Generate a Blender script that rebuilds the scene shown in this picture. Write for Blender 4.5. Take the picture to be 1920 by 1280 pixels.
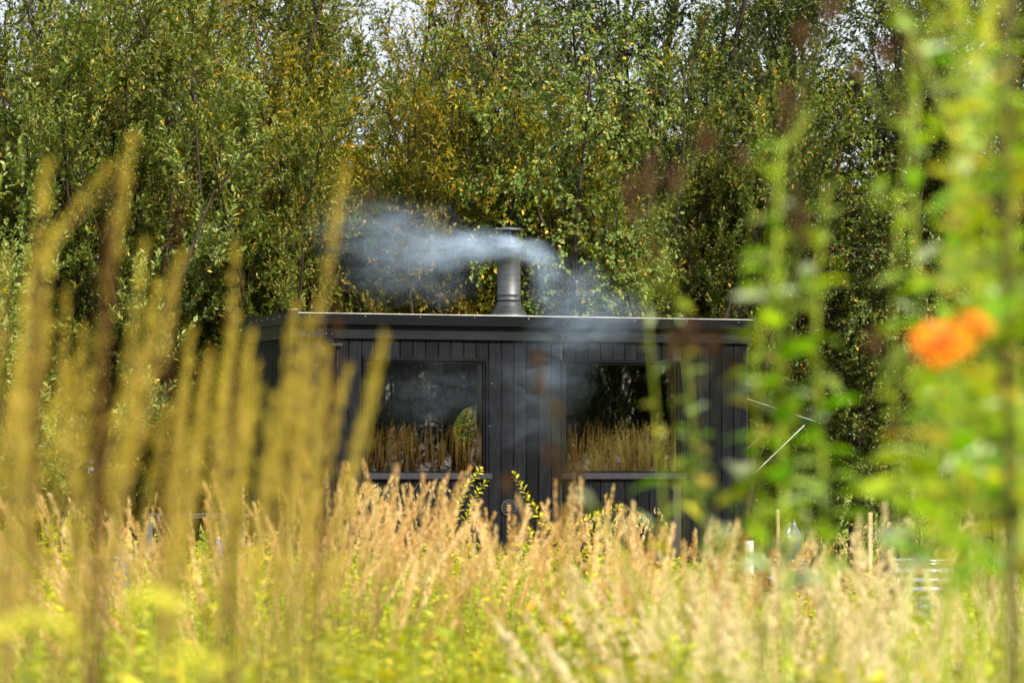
import bpy, bmesh, math, random
import numpy as np
from mathutils import Vector, Matrix, Euler

for o in list(bpy.data.objects):
    bpy.data.objects.remove(o)
S = bpy.context.scene
C = S.collection
R = math.radians

# ------------------------------------------------------------------ camera
FPX = 6532.0            # focal length in pixels of a 1920 wide frame
CAM_H = 1.55
PITCH = math.atan(245.0 / FPX)
cd = bpy.data.cameras.new('camera')
cam = bpy.data.objects.new('camera', cd)
C.objects.link(cam)
cam.location = (0, 0, CAM_H)
cam.rotation_euler = (R(90) + PITCH, 0, 0)
cd.sensor_width = 36.0
cd.lens = 36.0 * FPX / 1920.0
cd.clip_start = 0.1
cd.clip_end = 3000
cd.dof.use_dof = True
cd.dof.focus_distance = 34.6
cd.dof.aperture_fstop = 4.0
cd.dof.aperture_blades = 0
S.camera = cam

# ------------------------------------------------------------------ light
SUN_AZ = 42.0      # degrees to the right of straight behind the camera
SUN_EL = 40.0
w = bpy.data.worlds.new('World')
S.world = w
w.use_nodes = True
nt = w.node_tree
nt.nodes.clear()
def wn(t, **k):
    n = nt.nodes.new(t)
    for a, b in k.items():
        setattr(n, a, b)
    return n
sky = wn('ShaderNodeTexSky', sky_type='NISHITA', sun_disc=False)
sky.sun_elevation = R(SUN_EL)
sky.sun_rotation = R(180 - SUN_AZ)
sky.air_density = 1.0
sky.dust_density = 1.5
b1 = wn('ShaderNodeBackground')
b1.inputs['Strength'].default_value = 0.08
nt.links.new(sky.outputs[0], b1.inputs[0])
b2 = wn('ShaderNodeBackground')
b2.inputs['Color'].default_value = (0.97, 0.98, 1.0, 1)
b2.inputs['Strength'].default_value = 0.68
tc = wn('ShaderNodeTexCoord')
nz = wn('ShaderNodeTexNoise')
nz.inputs['Scale'].default_value = 2.2
nz.inputs['Detail'].default_value = 6
nt.links.new(tc.outputs['Generated'], nz.inputs['Vector'])
mr = wn('ShaderNodeMapRange')
mr.inputs['From Min'].default_value = 0.34
mr.inputs['From Max'].default_value = 0.62
mr.inputs['To Min'].default_value = 0.55
mr.inputs['To Max'].default_value = 1.0
nt.links.new(nz.outputs['Fac'], mr.inputs['Value'])
mx = wn('ShaderNodeMixShader')
nt.links.new(mr.outputs[0], mx.inputs[0])
nt.links.new(b1.outputs[0], mx.inputs[1])
nt.links.new(b2.outputs[0], mx.inputs[2])
wo = wn('ShaderNodeOutputWorld')
nt.links.new(mx.outputs[0], wo.inputs[0])

sd = bpy.data.lights.new('sun', 'SUN')
sd.energy = 5.0
sd.angle = R(0.6)
sd.color = (1.0, 0.92, 0.76)
sun = bpy.data.objects.new('sun', sd)
C.objects.link(sun)
# direction to the sun
sdir = Vector((math.sin(R(SUN_AZ)) * math.cos(R(SUN_EL)), -math.cos(R(SUN_AZ)) * math.cos(R(SUN_EL)), math.sin(R(SUN_EL))))
sun.rotation_euler = sdir.to_track_quat('Z', 'Y').to_euler()
sun.location = (20, -20, 30)

vs = S.view_settings
vs.view_transform = 'Standard'
vs.look = 'None'
vs.exposure = 0.84
vs.gamma = 1.0
vs.use_curve_mapping = False
cy = S.cycles
cy.use_denoising = True
cy.use_adaptive_sampling = True
cy.adaptive_threshold = 0.02
cy.max_bounces = 8
cy.diffuse_bounces = 2
cy.glossy_bounces = 3
cy.transmission_bounces = 6
cy.transparent_max_bounces = 8
cy.volume_bounces = 1
cy.caustics_reflective = False
cy.caustics_refractive = False
cy.sample_clamp_indirect = 6.0

# ------------------------------------------------------------------ helpers
cp, sp_ = math.cos(PITCH), math.sin(PITCH)
def P(px, py, d):
    """world point seen at pixel (px,py) of the 1920 frame at depth d metres"""
    a = (px - 960) / FPX * d
    b = -(py - 640) / FPX * d
    return np.array((a, d * cp - b * sp_, CAM_H + d * sp_ + b * cp))
def G(px, d):
    return np.array(((px - 960) / FPX * d, d, 0.0))

def tag(o, label=None, cat=None, group=None, kind=None):
    if label: o['label'] = label
    if cat: o['category'] = cat
    if group: o['group'] = group
    if kind: o['kind'] = kind
    return o

def empty(name, loc=(0, 0, 0), rz=0.0, parent=None):
    o = bpy.data.objects.new(name, None)
    o.empty_display_size = 0.1
    C.objects.link(o)
    o.location = loc
    o.rotation_euler = (0, 0, rz)
    o.parent = parent
    return o

def link(name, me, parent=None, loc=(0, 0, 0), rot=None):
    o = bpy.data.objects.new(name, me)
    C.objects.link(o)
    o.parent = parent
    o.location = loc
    if rot is not None:
        o.rotation_euler = rot
    return o

def norm(a):
    return a / np.maximum(np.linalg.norm(a, axis=-1, keepdims=True), 1e-9)

class MB:
    """mesh collector: quads and triangles, a random number per piece"""
    def __init__(s):
        s.V = []; s.Q = []; s.T = []; s.qr = []; s.tr = []; s.qm = []; s.tm = []; s.n = 0
    def add(s, V, F, rnd=0.5, mat=0):
        V = np.asarray(V, float); F = np.asarray(F, int)
        if len(F) == 0: return
        rr = np.full(len(F), rnd) if np.isscalar(rnd) else np.asarray(rnd)
        if F.shape[1] == 4:
            s.Q.append(F + s.n); s.qr.append(rr); s.qm.append(np.full(len(F), mat))
        else:
            s.T.append(F + s.n); s.tr.append(rr); s.tm.append(np.full(len(F), mat))
        s.V.append(V); s.n += len(V)
    def inst(s, pV, pF, M, T, rnd, mat=0):
        N = len(T)
        if N == 0: return
        pV = np.asarray(pV, float); pF = np.asarray(pF, int)
        k = len(pV)
        V = np.einsum('nij,kj->nki', M, pV) + T[:, None, :]
        F = (pF[None] + (np.arange(N) * k)[:, None, None]).reshape(-1, pF.shape[1])
        s.add(V.reshape(-1, 3), F, np.repeat(rnd, len(pF)), mat)
    def tube(s, pts, rad, sides=5, rnd=0.5, mat=0, cap=False):
        pts = np.asarray(pts, float); n = len(pts)
        rad = np.broadcast_to(np.asarray(rad, float), (n,))
        d = np.gradient(pts, axis=0); d = norm(d)
        ref = np.array((0.0, 0, 1)) if abs(d[:, 2]).mean() < 0.8 else np.array((1.0, 0.1, 0))
        a = norm(np.cross(d, ref)); b = np.cross(d, a)
        th = np.arange(sides) * 2 * np.pi / sides
        V = pts[:, None] + rad[:, None, None] * (np.cos(th)[None, :, None] * a[:, None] + np.sin(th)[None, :, None] * b[:, None])
        i = np.arange(n - 1)[:, None] * sides; j = np.arange(sides)[None]; j2 = (j + 1) % sides
        F = np.stack([i + j, i + j2, i + sides + j2, i + sides + j], -1).reshape(-1, 4)
        V = V.reshape(-1, 3)
        s.add(V, F, rnd, mat)
        if cap:
            for base, c in ((0, pts[0]), ((n - 1) * sides, pts[-1])):
                VV = np.vstack([V[base:base + sides], c[None]])
                FF = [(q, (q + 1) % sides, sides) for q in range(sides)]
                s.add(VV, FF, rnd, mat)
    def tubes(s, P3, r0, r1, sides=3, rnd=None, mat=0):
        """many short tubes at once: P3 (N,k,3)"""
        N, k, _ = P3.shape
        if N == 0: return
        d = norm(np.gradient(P3, axis=1))
        ref = np.tile(np.array((0.31, 0.83, 0.46)), (N, k, 1))
        a = norm(np.cross(d, ref)); b = np.cross(d, a)
        r0 = np.broadcast_to(np.asarray(r0, float), (N,)); r1 = np.broadcast_to(np.asarray(r1, float), (N,))
        t = np.linspace(0, 1, k)
        r = r0[:, None] * (1 - t) + r1[:, None] * t
        th = np.arange(sides) * 2 * np.pi / sides
        V = P3[:, :, None] + r[:, :, None, None] * (np.cos(th)[None, None, :, None] * a[:, :, None] + np.sin(th)[None, None, :, None] * b[:, :, None])
        i = np.arange(k - 1)[:, None] * sides; j = np.arange(sides)[None]; j2 = (j + 1) % sides
        F = np.stack([i + j, i + j2, i + sides + j2, i + sides + j], -1).reshape(-1, 4)
        FF = (F[None] + (np.arange(N) * k * sides)[:, None, None]).reshape(-1, 4)
        rr = np.full(N, 0.5) if rnd is None else rnd
        s.add(V.reshape(-1, 3), FF, np.repeat(rr, len(F)), mat)
    def box(s, lo, hi, rnd=0.5, mat=0):
        x0, y0, z0 = lo; x1, y1, z1 = hi
        V = [(x0, y0, z0), (x1, y0, z0), (x1, y1, z0), (x0, y1, z0), (x0, y0, z1), (x1, y0, z1), (x1, y1, z1), (x0, y1, z1)]
        F = [(0, 3, 2, 1), (4, 5, 6, 7), (0, 1, 5, 4), (1, 2, 6, 5), (2, 3, 7, 6), (3, 0, 4, 7)]
        s.add(V, F, rnd, mat)
    def lathe(s, prof, n=32, rnd=0.5, mat=0, c=(0, 0, 0)):
        prof = np.asarray(prof, float); k = len(prof)
        th = np.arange(n) * 2 * np.pi / n
        V = np.stack([prof[:, None, 0] * np.cos(th), prof[:, None, 0] * np.sin(th), np.repeat(prof[:, 1:2], n, 1)], -1).reshape(-1, 3) + np.asarray(c)
        i = np.arange(k - 1)[:, None] * n; j = np.arange(n)[None]; j2 = (j + 1) % n
        F = np.stack([i + j, i + j2, i + n + j2, i + n + j], -1).reshape(-1, 4)
        s.add(V, F, rnd, mat)
    def mesh(s, name, mats, smooth=True):
        me = bpy.data.meshes.new(name)
        V = np.concatenate(s.V)
        Q = np.concatenate(s.Q) if s.Q else np.zeros((0, 4), int)
        T = np.concatenate(s.T) if s.T else np.zeros((0, 3), int)
        rn = np.concatenate((s.qr if s.Q else []) + (s.tr if s.T else []))
        mi = np.concatenate((s.qm if s.Q else []) + (s.tm if s.T else []))
        nl = Q.size + T.size; nf = len(Q) + len(T)
        me.vertices.add(len(V)); me.vertices.foreach_set('co', V.astype(np.float32).ravel())
        me.loops.add(nl); me.loops.foreach_set('vertex_index', np.concatenate([Q.ravel(), T.ravel()]).astype(np.int32))
        me.polygons.add(nf)
        ls = np.concatenate([np.arange(len(Q)) * 4, Q.size + np.arange(len(T)) * 3]).astype(np.int32)
        me.polygons.foreach_set('loop_start', ls)
        me.polygons.foreach_set('material_index', mi.astype(np.int32))
        me.polygons.foreach_set('use_smooth', np.full(nf, smooth))
        at = me.attributes.new('rnd', 'FLOAT', 'FACE')
        at.data.foreach_set('value', rn.astype(np.float32))
        me.update(calc_edges=True)
        for m in (mats if isinstance(mats, (list, tuple)) else [mats]):
            me.materials.append(m)
        return me
    def obj(s, name, mats, parent=None, loc=(0, 0, 0), smooth=True):
        return link(name, s.mesh(name, mats, smooth), parent, loc)

def frames(d, nrm):
    """(N,3,3) matrices whose y axis is d and z axis close to nrm"""
    y = norm(d); x = norm(np.cross(y, nrm)); z = np.cross(x, y)
    return np.stack([x, y, z], -1)

# ------------------------------------------------------------------ materials
def mat(name):
    m = bpy.data.materials.new(name); m.use_nodes = True
    t = m.node_tree; t.nodes.clear()
    out = t.nodes.new('ShaderNodeOutputMaterial')
    return m, t, out
def N(t, typ, **k):
    n = t.nodes.new(typ)
    for a, b in k.items():
        if a.startswith('i_'): n.inputs[a[2:].replace('_', ' ')].default_value = b
        else: setattr(n, a, b)
    return n
def ramp(t, stops):
    r = t.nodes.new('ShaderNodeValToRGB')
    e = r.color_ramp.elements
    while len(e) > 1: e.remove(e[-1])
    e[0].position = stops[0][0]; e[0].color = (*stops[0][1], 1)
    for p, c in stops[1:]:
        x = e.new(p); x.color = (*c, 1)
    return r

def leaf_mat(name, stops, transl=0.35, rough=0.45, spec=0.35, objvar=0.17):
    """leaf: diffuse + translucent + a thin gloss; colour picked per leaf from a ramp"""
    m, t, out = mat(name)
    at = N(t, 'ShaderNodeAttribute', attribute_name='rnd')
    oi = N(t, 'ShaderNodeObjectInfo')
    rp = ramp(t, stops)
    t.links.new(at.outputs['Fac'], rp.inputs[0])
    hsv = N(t, 'ShaderNodeHueSaturation')
    mrr = N(t, 'ShaderNodeMapRange')
    mrr.inputs['To Min'].default_value = 1 - objvar * 1.5; mrr.inputs['To Max'].default_value = 1 + objvar * 1.5
    t.links.new(oi.outputs['Random'], mrr.inputs['Value'])
    t.links.new(mrr.outputs[0], hsv.inputs['Value'])
    mh = N(t, 'ShaderNodeMapRange')
    mh.inputs['To Min'].default_value = 0.5 - objvar * 0.12; mh.inputs['To Max'].default_value = 0.5 + objvar * 0.08
    t.links.new(oi.outputs['Random'], mh.inputs['Value']); t.links.new(mh.outputs[0], hsv.inputs['Hue'])
    t.links.new(rp.outputs[0], hsv.inputs['Color'])
    pb = N(t, 'ShaderNodeBsdfPrincipled')
    pb.inputs['Roughness'].default_value = rough
    pb.inputs['Specular IOR Level'].default_value = spec
    t.links.new(hsv.outputs[0], pb.inputs['Base Color'])
    tr = N(t, 'ShaderNodeBsdfTranslucent')
    gm = N(t, 'ShaderNodeMix', data_type='RGBA', blend_type='MULTIPLY')
    gm.inputs['Factor'].default_value = 1.0
    gm.inputs[7].default_value = (1.15, 1.25, 0.45, 1)
    t.links.new(hsv.outputs[0], gm.inputs[6]); t.links.new(gm.outputs[2], tr.inputs[0])
    ms = N(t, 'ShaderNodeMixShader'); ms.inputs[0].default_value = transl
    t.links.new(pb.outputs[0], ms.inputs[1]); t.links.new(tr.outputs[0], ms.inputs[2])
    t.links.new(ms.outputs[0], out.inputs[0])
    return m

def simple(name, col, rough=0.6, metal=0.0, spec=0.5, noise=None, bump=0.0, nscale=20.0, coord='Object', stretch=(1, 1, 1), var=0.0):
    m, t, out = mat(name)
    pb = N(t, 'ShaderNodeBsdfPrincipled')
    pb.inputs['Base Color'].default_value = (*col, 1)
    pb.inputs['Roughness'].default_value = rough
    pb.inputs['Metallic'].default_value = metal
    pb.inputs['Specular IOR Level'].default_value = spec
    t.links.new(pb.outputs[0], out.inputs[0])
    if noise is not None or bump:
        tcn = N(t, 'ShaderNodeTexCoord'); mp = N(t, 'ShaderNodeMapping')
        mp.inputs['Scale'].default_value = stretch
        t.links.new(tcn.outputs[coord], mp.inputs[0])
        n1 = N(t, 'ShaderNodeTexNoise'); n1.inputs['Scale'].default_value = nscale; n1.inputs['Detail'].default_value = 8
        n1.inputs['Roughness'].default_value = 0.65
        t.links.new(mp.outputs[0], n1.inputs['Vector'])
        if noise is not None:
            rp = ramp(t, [(0.3, col), (0.7, noise)])
            t.links.new(n1.outputs['Fac'], rp.inputs[0])
            src = rp.outputs[0]
            if var:
                oi = N(t, 'ShaderNodeObjectInfo'); h = N(t, 'ShaderNodeHueSaturation'); q = N(t, 'ShaderNodeMapRange')
                q.inputs['To Min'].default_value = 1 - var; q.inputs['To Max'].default_value = 1 + var
                t.links.new(oi.outputs['Random'], q.inputs[0]); t.links.new(q.outputs[0], h.inputs['Value'])
                t.links.new(src, h.inputs['Color']); src = h.outputs[0]
            t.links.new(src, pb.inputs['Base Color'])
            rr = N(t, 'ShaderNodeMapRange'); rr.inputs['To Min'].default_value = max(rough - .12, .05); rr.inputs['To Max'].default_value = min(rough + .15, 1)
            t.links.new(n1.outputs['Fac'], rr.inputs[0]); t.links.new(rr.outputs[0], pb.inputs['Roughness'])
        if bump:
            bp = N(t, 'ShaderNodeBump'); bp.inputs['Strength'].default_value = bump; bp.inputs['Distance'].default_value = 0.01
            t.links.new(n1.outputs['Fac'], bp.inputs['Height']); t.links.new(bp.outputs[0], pb.inputs['Normal'])
    return m

def board_mat():
    """black stained sawn board: long grain, knots, pale weathering"""
    m, t, out = mat('black_stained_board')
    pb = N(t, 'ShaderNodeBsdfPrincipled')
    tcn = N(t, 'ShaderNodeTexCoord'); oi = N(t, 'ShaderNodeObjectInfo')
    add = N(t, 'ShaderNodeVectorMath', operation='ADD')
    sc = N(t, 'ShaderNodeVectorMath', operation='SCALE'); sc.inputs['Scale'].default_value = 37.0
    cmb = N(t, 'ShaderNodeCombineXYZ')
    for k in range(3): t.links.new(oi.outputs['Random'], cmb.inputs[k])
    t.links.new(cmb.outputs[0], sc.inputs[0])
    t.links.new(tcn.outputs['Object'], add.inputs[0]); t.links.new(sc.outputs[0], add.inputs[1])
    mp = N(t, 'ShaderNodeMapping'); mp.inputs['Scale'].default_value = (1, 1, 0.09)
    t.links.new(add.outputs[0], mp.inputs[0])
    kn = N(t, 'ShaderNodeTexNoise'); kn.inputs['Scale'].default_value = 14.0; kn.inputs['Detail'].default_value = 2
    t.links.new(add.outputs[0], kn.inputs['Vector'])
    g = N(t, 'ShaderNodeTexNoise'); g.inputs['Scale'].default_value = 60.0; g.inputs['Detail'].default_value = 6; g.inputs['Roughness'].default_value = .7
    g.inputs['Distortion'].default_value = 0.4
    t.links.new(mp.outputs[0], g.inputs['Vector'])
    v = N(t, 'ShaderNodeTexVoronoi'); v.inputs['Scale'].default_value = 7.0
    t.links.new(add.outputs[0], v.inputs['Vector'])
    kr = N(t, 'ShaderNodeMapRange'); kr.inputs['From Min'].default_value = 0.0; kr.inputs['From Max'].default_value = 0.13; kr.inputs['To Min'].default_value = 1; kr.inputs['To Max'].default_value = 0
    t.links.new(v.outputs['Distance'], kr.inputs[0])
    c1 = ramp(t, [(0.28, (0.0012, 0.0014, 0.0022)), (0.5, (0.0042, 0.0049, 0.0075)), (0.62, (0.008, 0.009, 0.0125)), (0.8, (0.026, 0.027, 0.031))])
    t.links.new(g.outputs['Fac'], c1.inputs[0])
    mxk = N(t, 'ShaderNodeMix', data_type='RGBA'); t.links.new(kr.outputs[0], mxk.inputs['Factor'])
    t.links.new(c1.outputs[0], mxk.inputs[6]); mxk.inputs[7].default_value = (0.004, 0.004, 0.004, 1)
    h = N(t, 'ShaderNodeHueSaturation'); q = N(t, 'ShaderNodeMapRange')
    q.inputs['To Min'].default_value = .5; q.inputs['To Max'].default_value = 1.7
    t.links.new(oi.outputs['Random'], q.inputs[0]); t.links.new(q.outputs[0], h.inputs['Value'])
    t.links.new(mxk.outputs[2], h.inputs['Color']); t.links.new(h.outputs[0], pb.inputs['Base Color'])
    pb.inputs['Roughness'].default_value = 0.6
    pb.inputs['Specular IOR Level'].default_value = 0.10
    bp = N(t, 'ShaderNodeBump'); bp.inputs['Strength'].default_value = 0.9; bp.inputs['Distance'].default_value = 0.006
    t.links.new(g.outputs['Fac'], bp.inputs['Height']); t.links.new(bp.outputs[0], pb.inputs['Normal'])
    t.links.new(pb.outputs[0], out.inputs[0])
    return m

M = {}
M['board'] = board_mat()
M['trim'] = simple('black_painted_trim', (0.0022, 0.0026, 0.0042), .58, spec=.08, noise=(0.0052, 0.0060, 0.0088), nscale=9, bump=.12, stretch=(.3, 1, 1))
M['fascia'] = simple('worn_black_fascia', (0.0062, 0.0070, 0.0095), .62, spec=.10, noise=(0.014, 0.015, 0.018), nscale=7, bump=.15, stretch=(.25, 1, 1))
M['mossy'] = simple('mossy_black_trim', (0.004, 0.0045, 0.0035), .65, spec=.2, noise=(0.022, 0.022, 0.013), nscale=6, bump=.2)
M['edge'] = simple('pale_metal_edge', (0.62, 0.63, 0.66), .38, metal=.85, noise=(0.72, 0.72, 0.75), nscale=12)
M['sill'] = simple('grey_sill_metal', (0.020, 0.020, 0.026), .55, metal=0, spec=.2, noise=(0.035, 0.035, 0.042), nscale=10)
M['steel'] = simple('brushed_steel', (0.085, 0.09, 0.10), .5, metal=.8, noise=(0.15, 0.155, 0.165), nscale=8, bump=.03, stretch=(1, 1, 6))
M['galv'] = simple('galvanised_steel', (0.50, 0.52, 0.53), .27, metal=1.0, noise=(0.64, 0.66, 0.67), nscale=25, bump=.03)
M['pine'] = simple('pale_pine', (0.50, 0.34, 0.20), .6, noise=(0.62, 0.44, 0.27), nscale=30, stretch=(1, 1, .08))
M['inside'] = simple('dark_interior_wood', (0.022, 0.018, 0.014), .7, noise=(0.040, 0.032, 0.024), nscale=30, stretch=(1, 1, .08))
M['stake'] = simple('sawn_stake_wood', (0.42, 0.29, 0.15), .75, noise=(0.55, 0.40, 0.22), nscale=40, bump=.2, stretch=(1, 1, .1))
M['white'] = simple('white_board', (0.72, 0.72, 0.70), .5, noise=(0.80, 0.80, 0.78), nscale=15)
M['red'] = simple('red_tape', (0.45, 0.03, 0.03), .5)
M['blue'] = simple('blue_plastic', (0.05, 0.13, 0.45), .4)
M['orange'] = simple('orange_plastic', (0.75, 0.18, 0.05), .5)
M['grey'] = simple('grey_plank', (0.10, 0.10, 0.11), .6, noise=(0.16, 0.155, 0.15), nscale=20, stretch=(.1, 1, 1))
M['rubber'] = simple('black_rubber', (0.02, 0.02, 0.02), .8, noise=(0.03, 0.03, 0.03), nscale=30)
M['nail'] = simple('bright_nail', (0.7, 0.7, 0.72), .3, metal=.8)
M['bark'] = simple('dark_bark', (0.020, 0.016, 0.011), .85, spec=.2, noise=(0.050, 0.040, 0.028), nscale=16, bump=.5, stretch=(1, 1, .25))
M['twig'] = simple('brown_twig', (0.026, 0.018, 0.010), .8, spec=.2, noise=(0.050, 0.035, 0.022), nscale=10)
M['redtwig'] = simple('reddish_bark', (0.055, 0.026, 0.014), .7, spec=.2, noise=(0.10, 0.05, 0.03), nscale=10)

gl, t, out = mat('window_glass')
trn = N(t, 'ShaderNodeBsdfTransparent'); trn.inputs[0].default_value = (0.90, 0.91, 0.89, 1)
gs = N(t, 'ShaderNodeBsdfGlossy'); gs.inputs['Roughness'].default_value = 0.004; gs.inputs['Color'].default_value = (0.95, 0.93, 0.90, 1)
fr = N(t, 'ShaderNodeFresnel'); fr.inputs['IOR'].default_value = 2.75
ms = N(t, 'ShaderNodeMixShader'); t.links.new(fr.outputs[0], ms.inputs[0])
t.links.new(trn.outputs[0], ms.inputs[1]); t.links.new(gs.outputs[0], ms.inputs[2]); t.links.new(ms.outputs[0], out.inputs[0])
M['glass'] = gl
cg, t, out = mat('clear_glass')
trn = N(t, 'ShaderNodeBsdfTransparent'); trn.inputs[0].default_value = (0.96, 0.97, 0.96, 1)
gs = N(t, 'ShaderNodeBsdfGlossy'); gs.inputs['Roughness'].default_value = 0.004
fr = N(t, 'ShaderNodeFresnel'); fr.inputs['IOR'].default_value = 1.45
ms = N(t, 'ShaderNodeMixShader'); t.links.new(fr.outputs[0], ms.inputs[0])
t.links.new(trn.outputs[0], ms.inputs[1]); t.links.new(gs.outputs[0], ms.inputs[2]); t.links.new(ms.outputs[0], out.inputs[0])
M['clear'] = cg
pl, t, out = mat('clear_plastic_film')
trn = N(t, 'ShaderNodeBsdfTransparent'); trn.inputs[0].default_value = (0.7, 0.72, 0.74, 1)
pb = N(t, 'ShaderNodeBsdfPrincipled'); pb.inputs['Base Color'].default_value = (0.20, 0.21, 0.23, 1); pb.inputs['Roughness'].default_value = .18
ms = N(t, 'ShaderNodeMixShader'); ms.inputs[0].default_value = .55
t.links.new(trn.outputs[0], ms.inputs[1]); t.links.new(pb.outputs[0], ms.inputs[2]); t.links.new(ms.outputs[0], out.inputs[0])
M['film'] = pl

# foliage
M['willow'] = leaf_mat('willow_leaf', [(0, (0.065, 0.1058, 0.0114)), (0.45, (0.13, 0.1725, 0.0209)), (0.8, (0.2275, 0.2587, 0.0475)), (0.96, (0.364, 0.2875, 0.0333)), (1, (0.65, 0.391, 0.038))], .34)
M['palewillow'] = leaf_mat('pale_willow_leaf', [(0, (0.114, 0.1595, 0.0333)), (0.5, (0.21, 0.253, 0.0665)), (0.92, (0.372, 0.396, 0.152)), (0.98, (0.528, 0.396, 0.0665)), (1, (0.624, 0.374, 0.057))], .34)
M['gold'] = leaf_mat('yellowing_willow_leaf', [(0, (0.0878, 0.1155, 0.009)), (0.4, (0.1708, 0.1815, 0.0126)), (0.74, (0.305, 0.253, 0.018)), (0.93, (0.5124, 0.341, 0.0225)), (1, (0.671, 0.385, 0.027))], .38)
M['birchleaf'] = leaf_mat('birch_leaf', [(0, (0.0768, 0.1288, 0.0228)), (0.5, (0.1382, 0.1994, 0.0399)), (0.87, (0.256, 0.3024, 0.076)), (0.98, (0.4096, 0.336, 0.057)), (1, (0.704, 0.4032, 0.038))], .32)
M['dark'] = leaf_mat('dark_green_leaf', [(0, (0.0375, 0.0648, 0.0085)), (0.5, (0.07, 0.1026, 0.0142)), (0.9, (0.1313, 0.162, 0.0323)), (0.98, (0.3, 0.2268, 0.0333)), (1, (0.525, 0.3132, 0.038))], .30)
M['farleaf'] = leaf_mat('far_tree_leaf', [(0, (.045, .065, .015)), (.6, (.085, .105, .022)), (1, (.17, .155, .03))], .30)
M['tanplume'] = leaf_mat('tan_seed_head', [(0, (0.3502, 0.185, 0.054)), (0.5, (0.6798, 0.43, 0.1728)), (1, (0.95, 0.78, 0.5184))], .35, .7, .15, .06)
M['straw'] = leaf_mat('straw_stem', [(0, (.17, .12, .03)), (.6, (.29, .21, .06)), (1, (.44, .34, .13))], .25, .6, .3, .06)
M['yplume'] = leaf_mat('golden_seed_head', [(0, (0.33, 0.235, 0.03)), (0.5, (0.49, 0.365, 0.06)), (1, (0.62, 0.48, 0.11))], .40, .7, .1, .10)
M['brownplume'] = leaf_mat('brown_seed_head', [(0, (.050, .024, .010)), (.6, (.085, .040, .016)), (1, (.13, .065, .026))], .2, .8, .1, .06)
M['backplume'] = leaf_mat('reed_seed_head', [(0, (0.425, 0.25, 0.13)), (1, (0.725, 0.5, 0.299))], .45, .7, .1, .06)
M['grass'] = leaf_mat('green_grass_blade', [(0, (0.138, 0.201, 0.018)), (0.5, (0.25, 0.31, 0.028)), (0.8, (0.425, 0.402, 0.05)), (1, (0.6, 0.437, 0.14))], .40, .5, .3, .06)
M['lime'] = leaf_mat('yellow_green_leaf', [(0, (0.22, 0.275, 0.018)), (0.5, (0.418, 0.418, 0.025)), (0.85, (0.605, 0.506, 0.03)), (0.95, (0.55, 0.242, 0.03)), (1, (0.352, 0.099, 0.03))], .40, .5, .3, .06)
M['golden'] = leaf_mat('golden_shrub_leaf', [(0, (0.4, 0.4, 0.015)), (0.6, (0.64, 0.57, 0.02)), (1, (0.78, 0.66, 0.05))], .40, .5, .3, .04)
M['redleaf'] = leaf_mat('reddening_leaf', [(0, (.16, .20, .03)), (.35, (.30, .12, .04)), (.7, (.36, .07, .04)), (1, (.50, .22, .05))], .35, .5, .3, .06)
M['fgleaf'] = leaf_mat('bright_green_leaf', [(0, (0.1558, 0.2772, 0.0045)), (0.6, (0.2788, 0.4032, 0.009)), (1, (0.3772, 0.4704, 0.0162))], .52, .42, .4, .25)
M['fgpale'] = leaf_mat('pale_green_leaf', [(0, (0.3, 0.4, 0.17)), (1, (0.46, 0.54, 0.33))], .42, .38, .5, .25)
M['fgyellow'] = leaf_mat('yellowed_leaf', [(0, (0.44, 0.399, 0.03)), (1, (0.576, 0.475, 0.045))], .45, .45, .4, .2)
M['fgstem'] = leaf_mat('green_stem', [(0, (0.286, 0.357, 0.03)), (1, (0.374, 0.441, 0.04))], .1, .5, .4, .1)
M['fgdarkstem'] = leaf_mat('olive_brown_stem', [(0, (.085, .080, .012)), (1, (.11, .10, .016))], .05, .6, .3, .05)
M['fgbrown'] = leaf_mat('dark_seed_cluster', [(0, (.06, .030, .018)), (.6, (.11, .055, .032)), (1, (.18, .10, .06))], .15, .8, .1, .1)
M['petal'] = leaf_mat('orange_petal', [(0, (0.85, 0.204, 0.006)), (1, (0.92, 0.306, 0.01))], .4, .5, .2, .03)
M['ypetal'] = leaf_mat('yellow_blossom', [(0, (.58, .52, .04)), (1, (.76, .72, .12))], .4, .5, .2, .05)
M['cream'] = leaf_mat('cream_seed_head', [(0, (0.56, 0.43, 0.24)), (0.5, (0.74, 0.61, 0.38)), (1, (0.88, 0.78, 0.58))], .35, .7, .15, .06)
M['oat'] = leaf_mat('pale_oat_spikelet', [(0, (.30, .22, .11)), (.5, (.52, .40, .22)), (1, (.66, .55, .34))], .4, .6, .2, .05)

# ------------------------------------------------------------------ ground
gm, t, out = mat('meadow_ground')
pb = N(t, 'ShaderNodeBsdfPrincipled'); pb.inputs['Roughness'].default_value = .9; pb.inputs['Specular IOR Level'].default_value = .1
tcn = N(t, 'ShaderNodeTexCoord'); n1 = N(t, 'ShaderNodeTexNoise'); n1.inputs['Scale'].default_value = .35; n1.inputs['Detail'].default_value = 10
n1.inputs['Roughness'].default_value = .7
t.links.new(tcn.outputs['Object'], n1.inputs['Vector'])
rp = ramp(t, [(.3, (.075, .105, .016)), (.5, (.16, .21, .030)), (.62, (.24, .26, .055)), (.75, (.30, .26, .10))])
t.links.new(n1.outputs['Fac'], rp.inputs[0]); t.links.new(rp.outputs[0], pb.inputs['Base Color'])
bp = N(t, 'ShaderNodeBump'); bp.inputs['Strength'].default_value = .8; bp.inputs['Distance'].default_value = .1
n2 = N(t, 'ShaderNodeTexNoise'); n2.inputs['Scale'].default_value = 9; n2.inputs['Detail'].default_value = 8
t.links.new(tcn.outputs['Object'], n2.inputs['Vector']); t.links.new(n2.outputs['Fac'], bp.inputs['Height']); t.links.new(bp.outputs[0], pb.inputs['Normal'])
t.links.new(pb.outputs[0], out.inputs[0])
b = MB()
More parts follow.
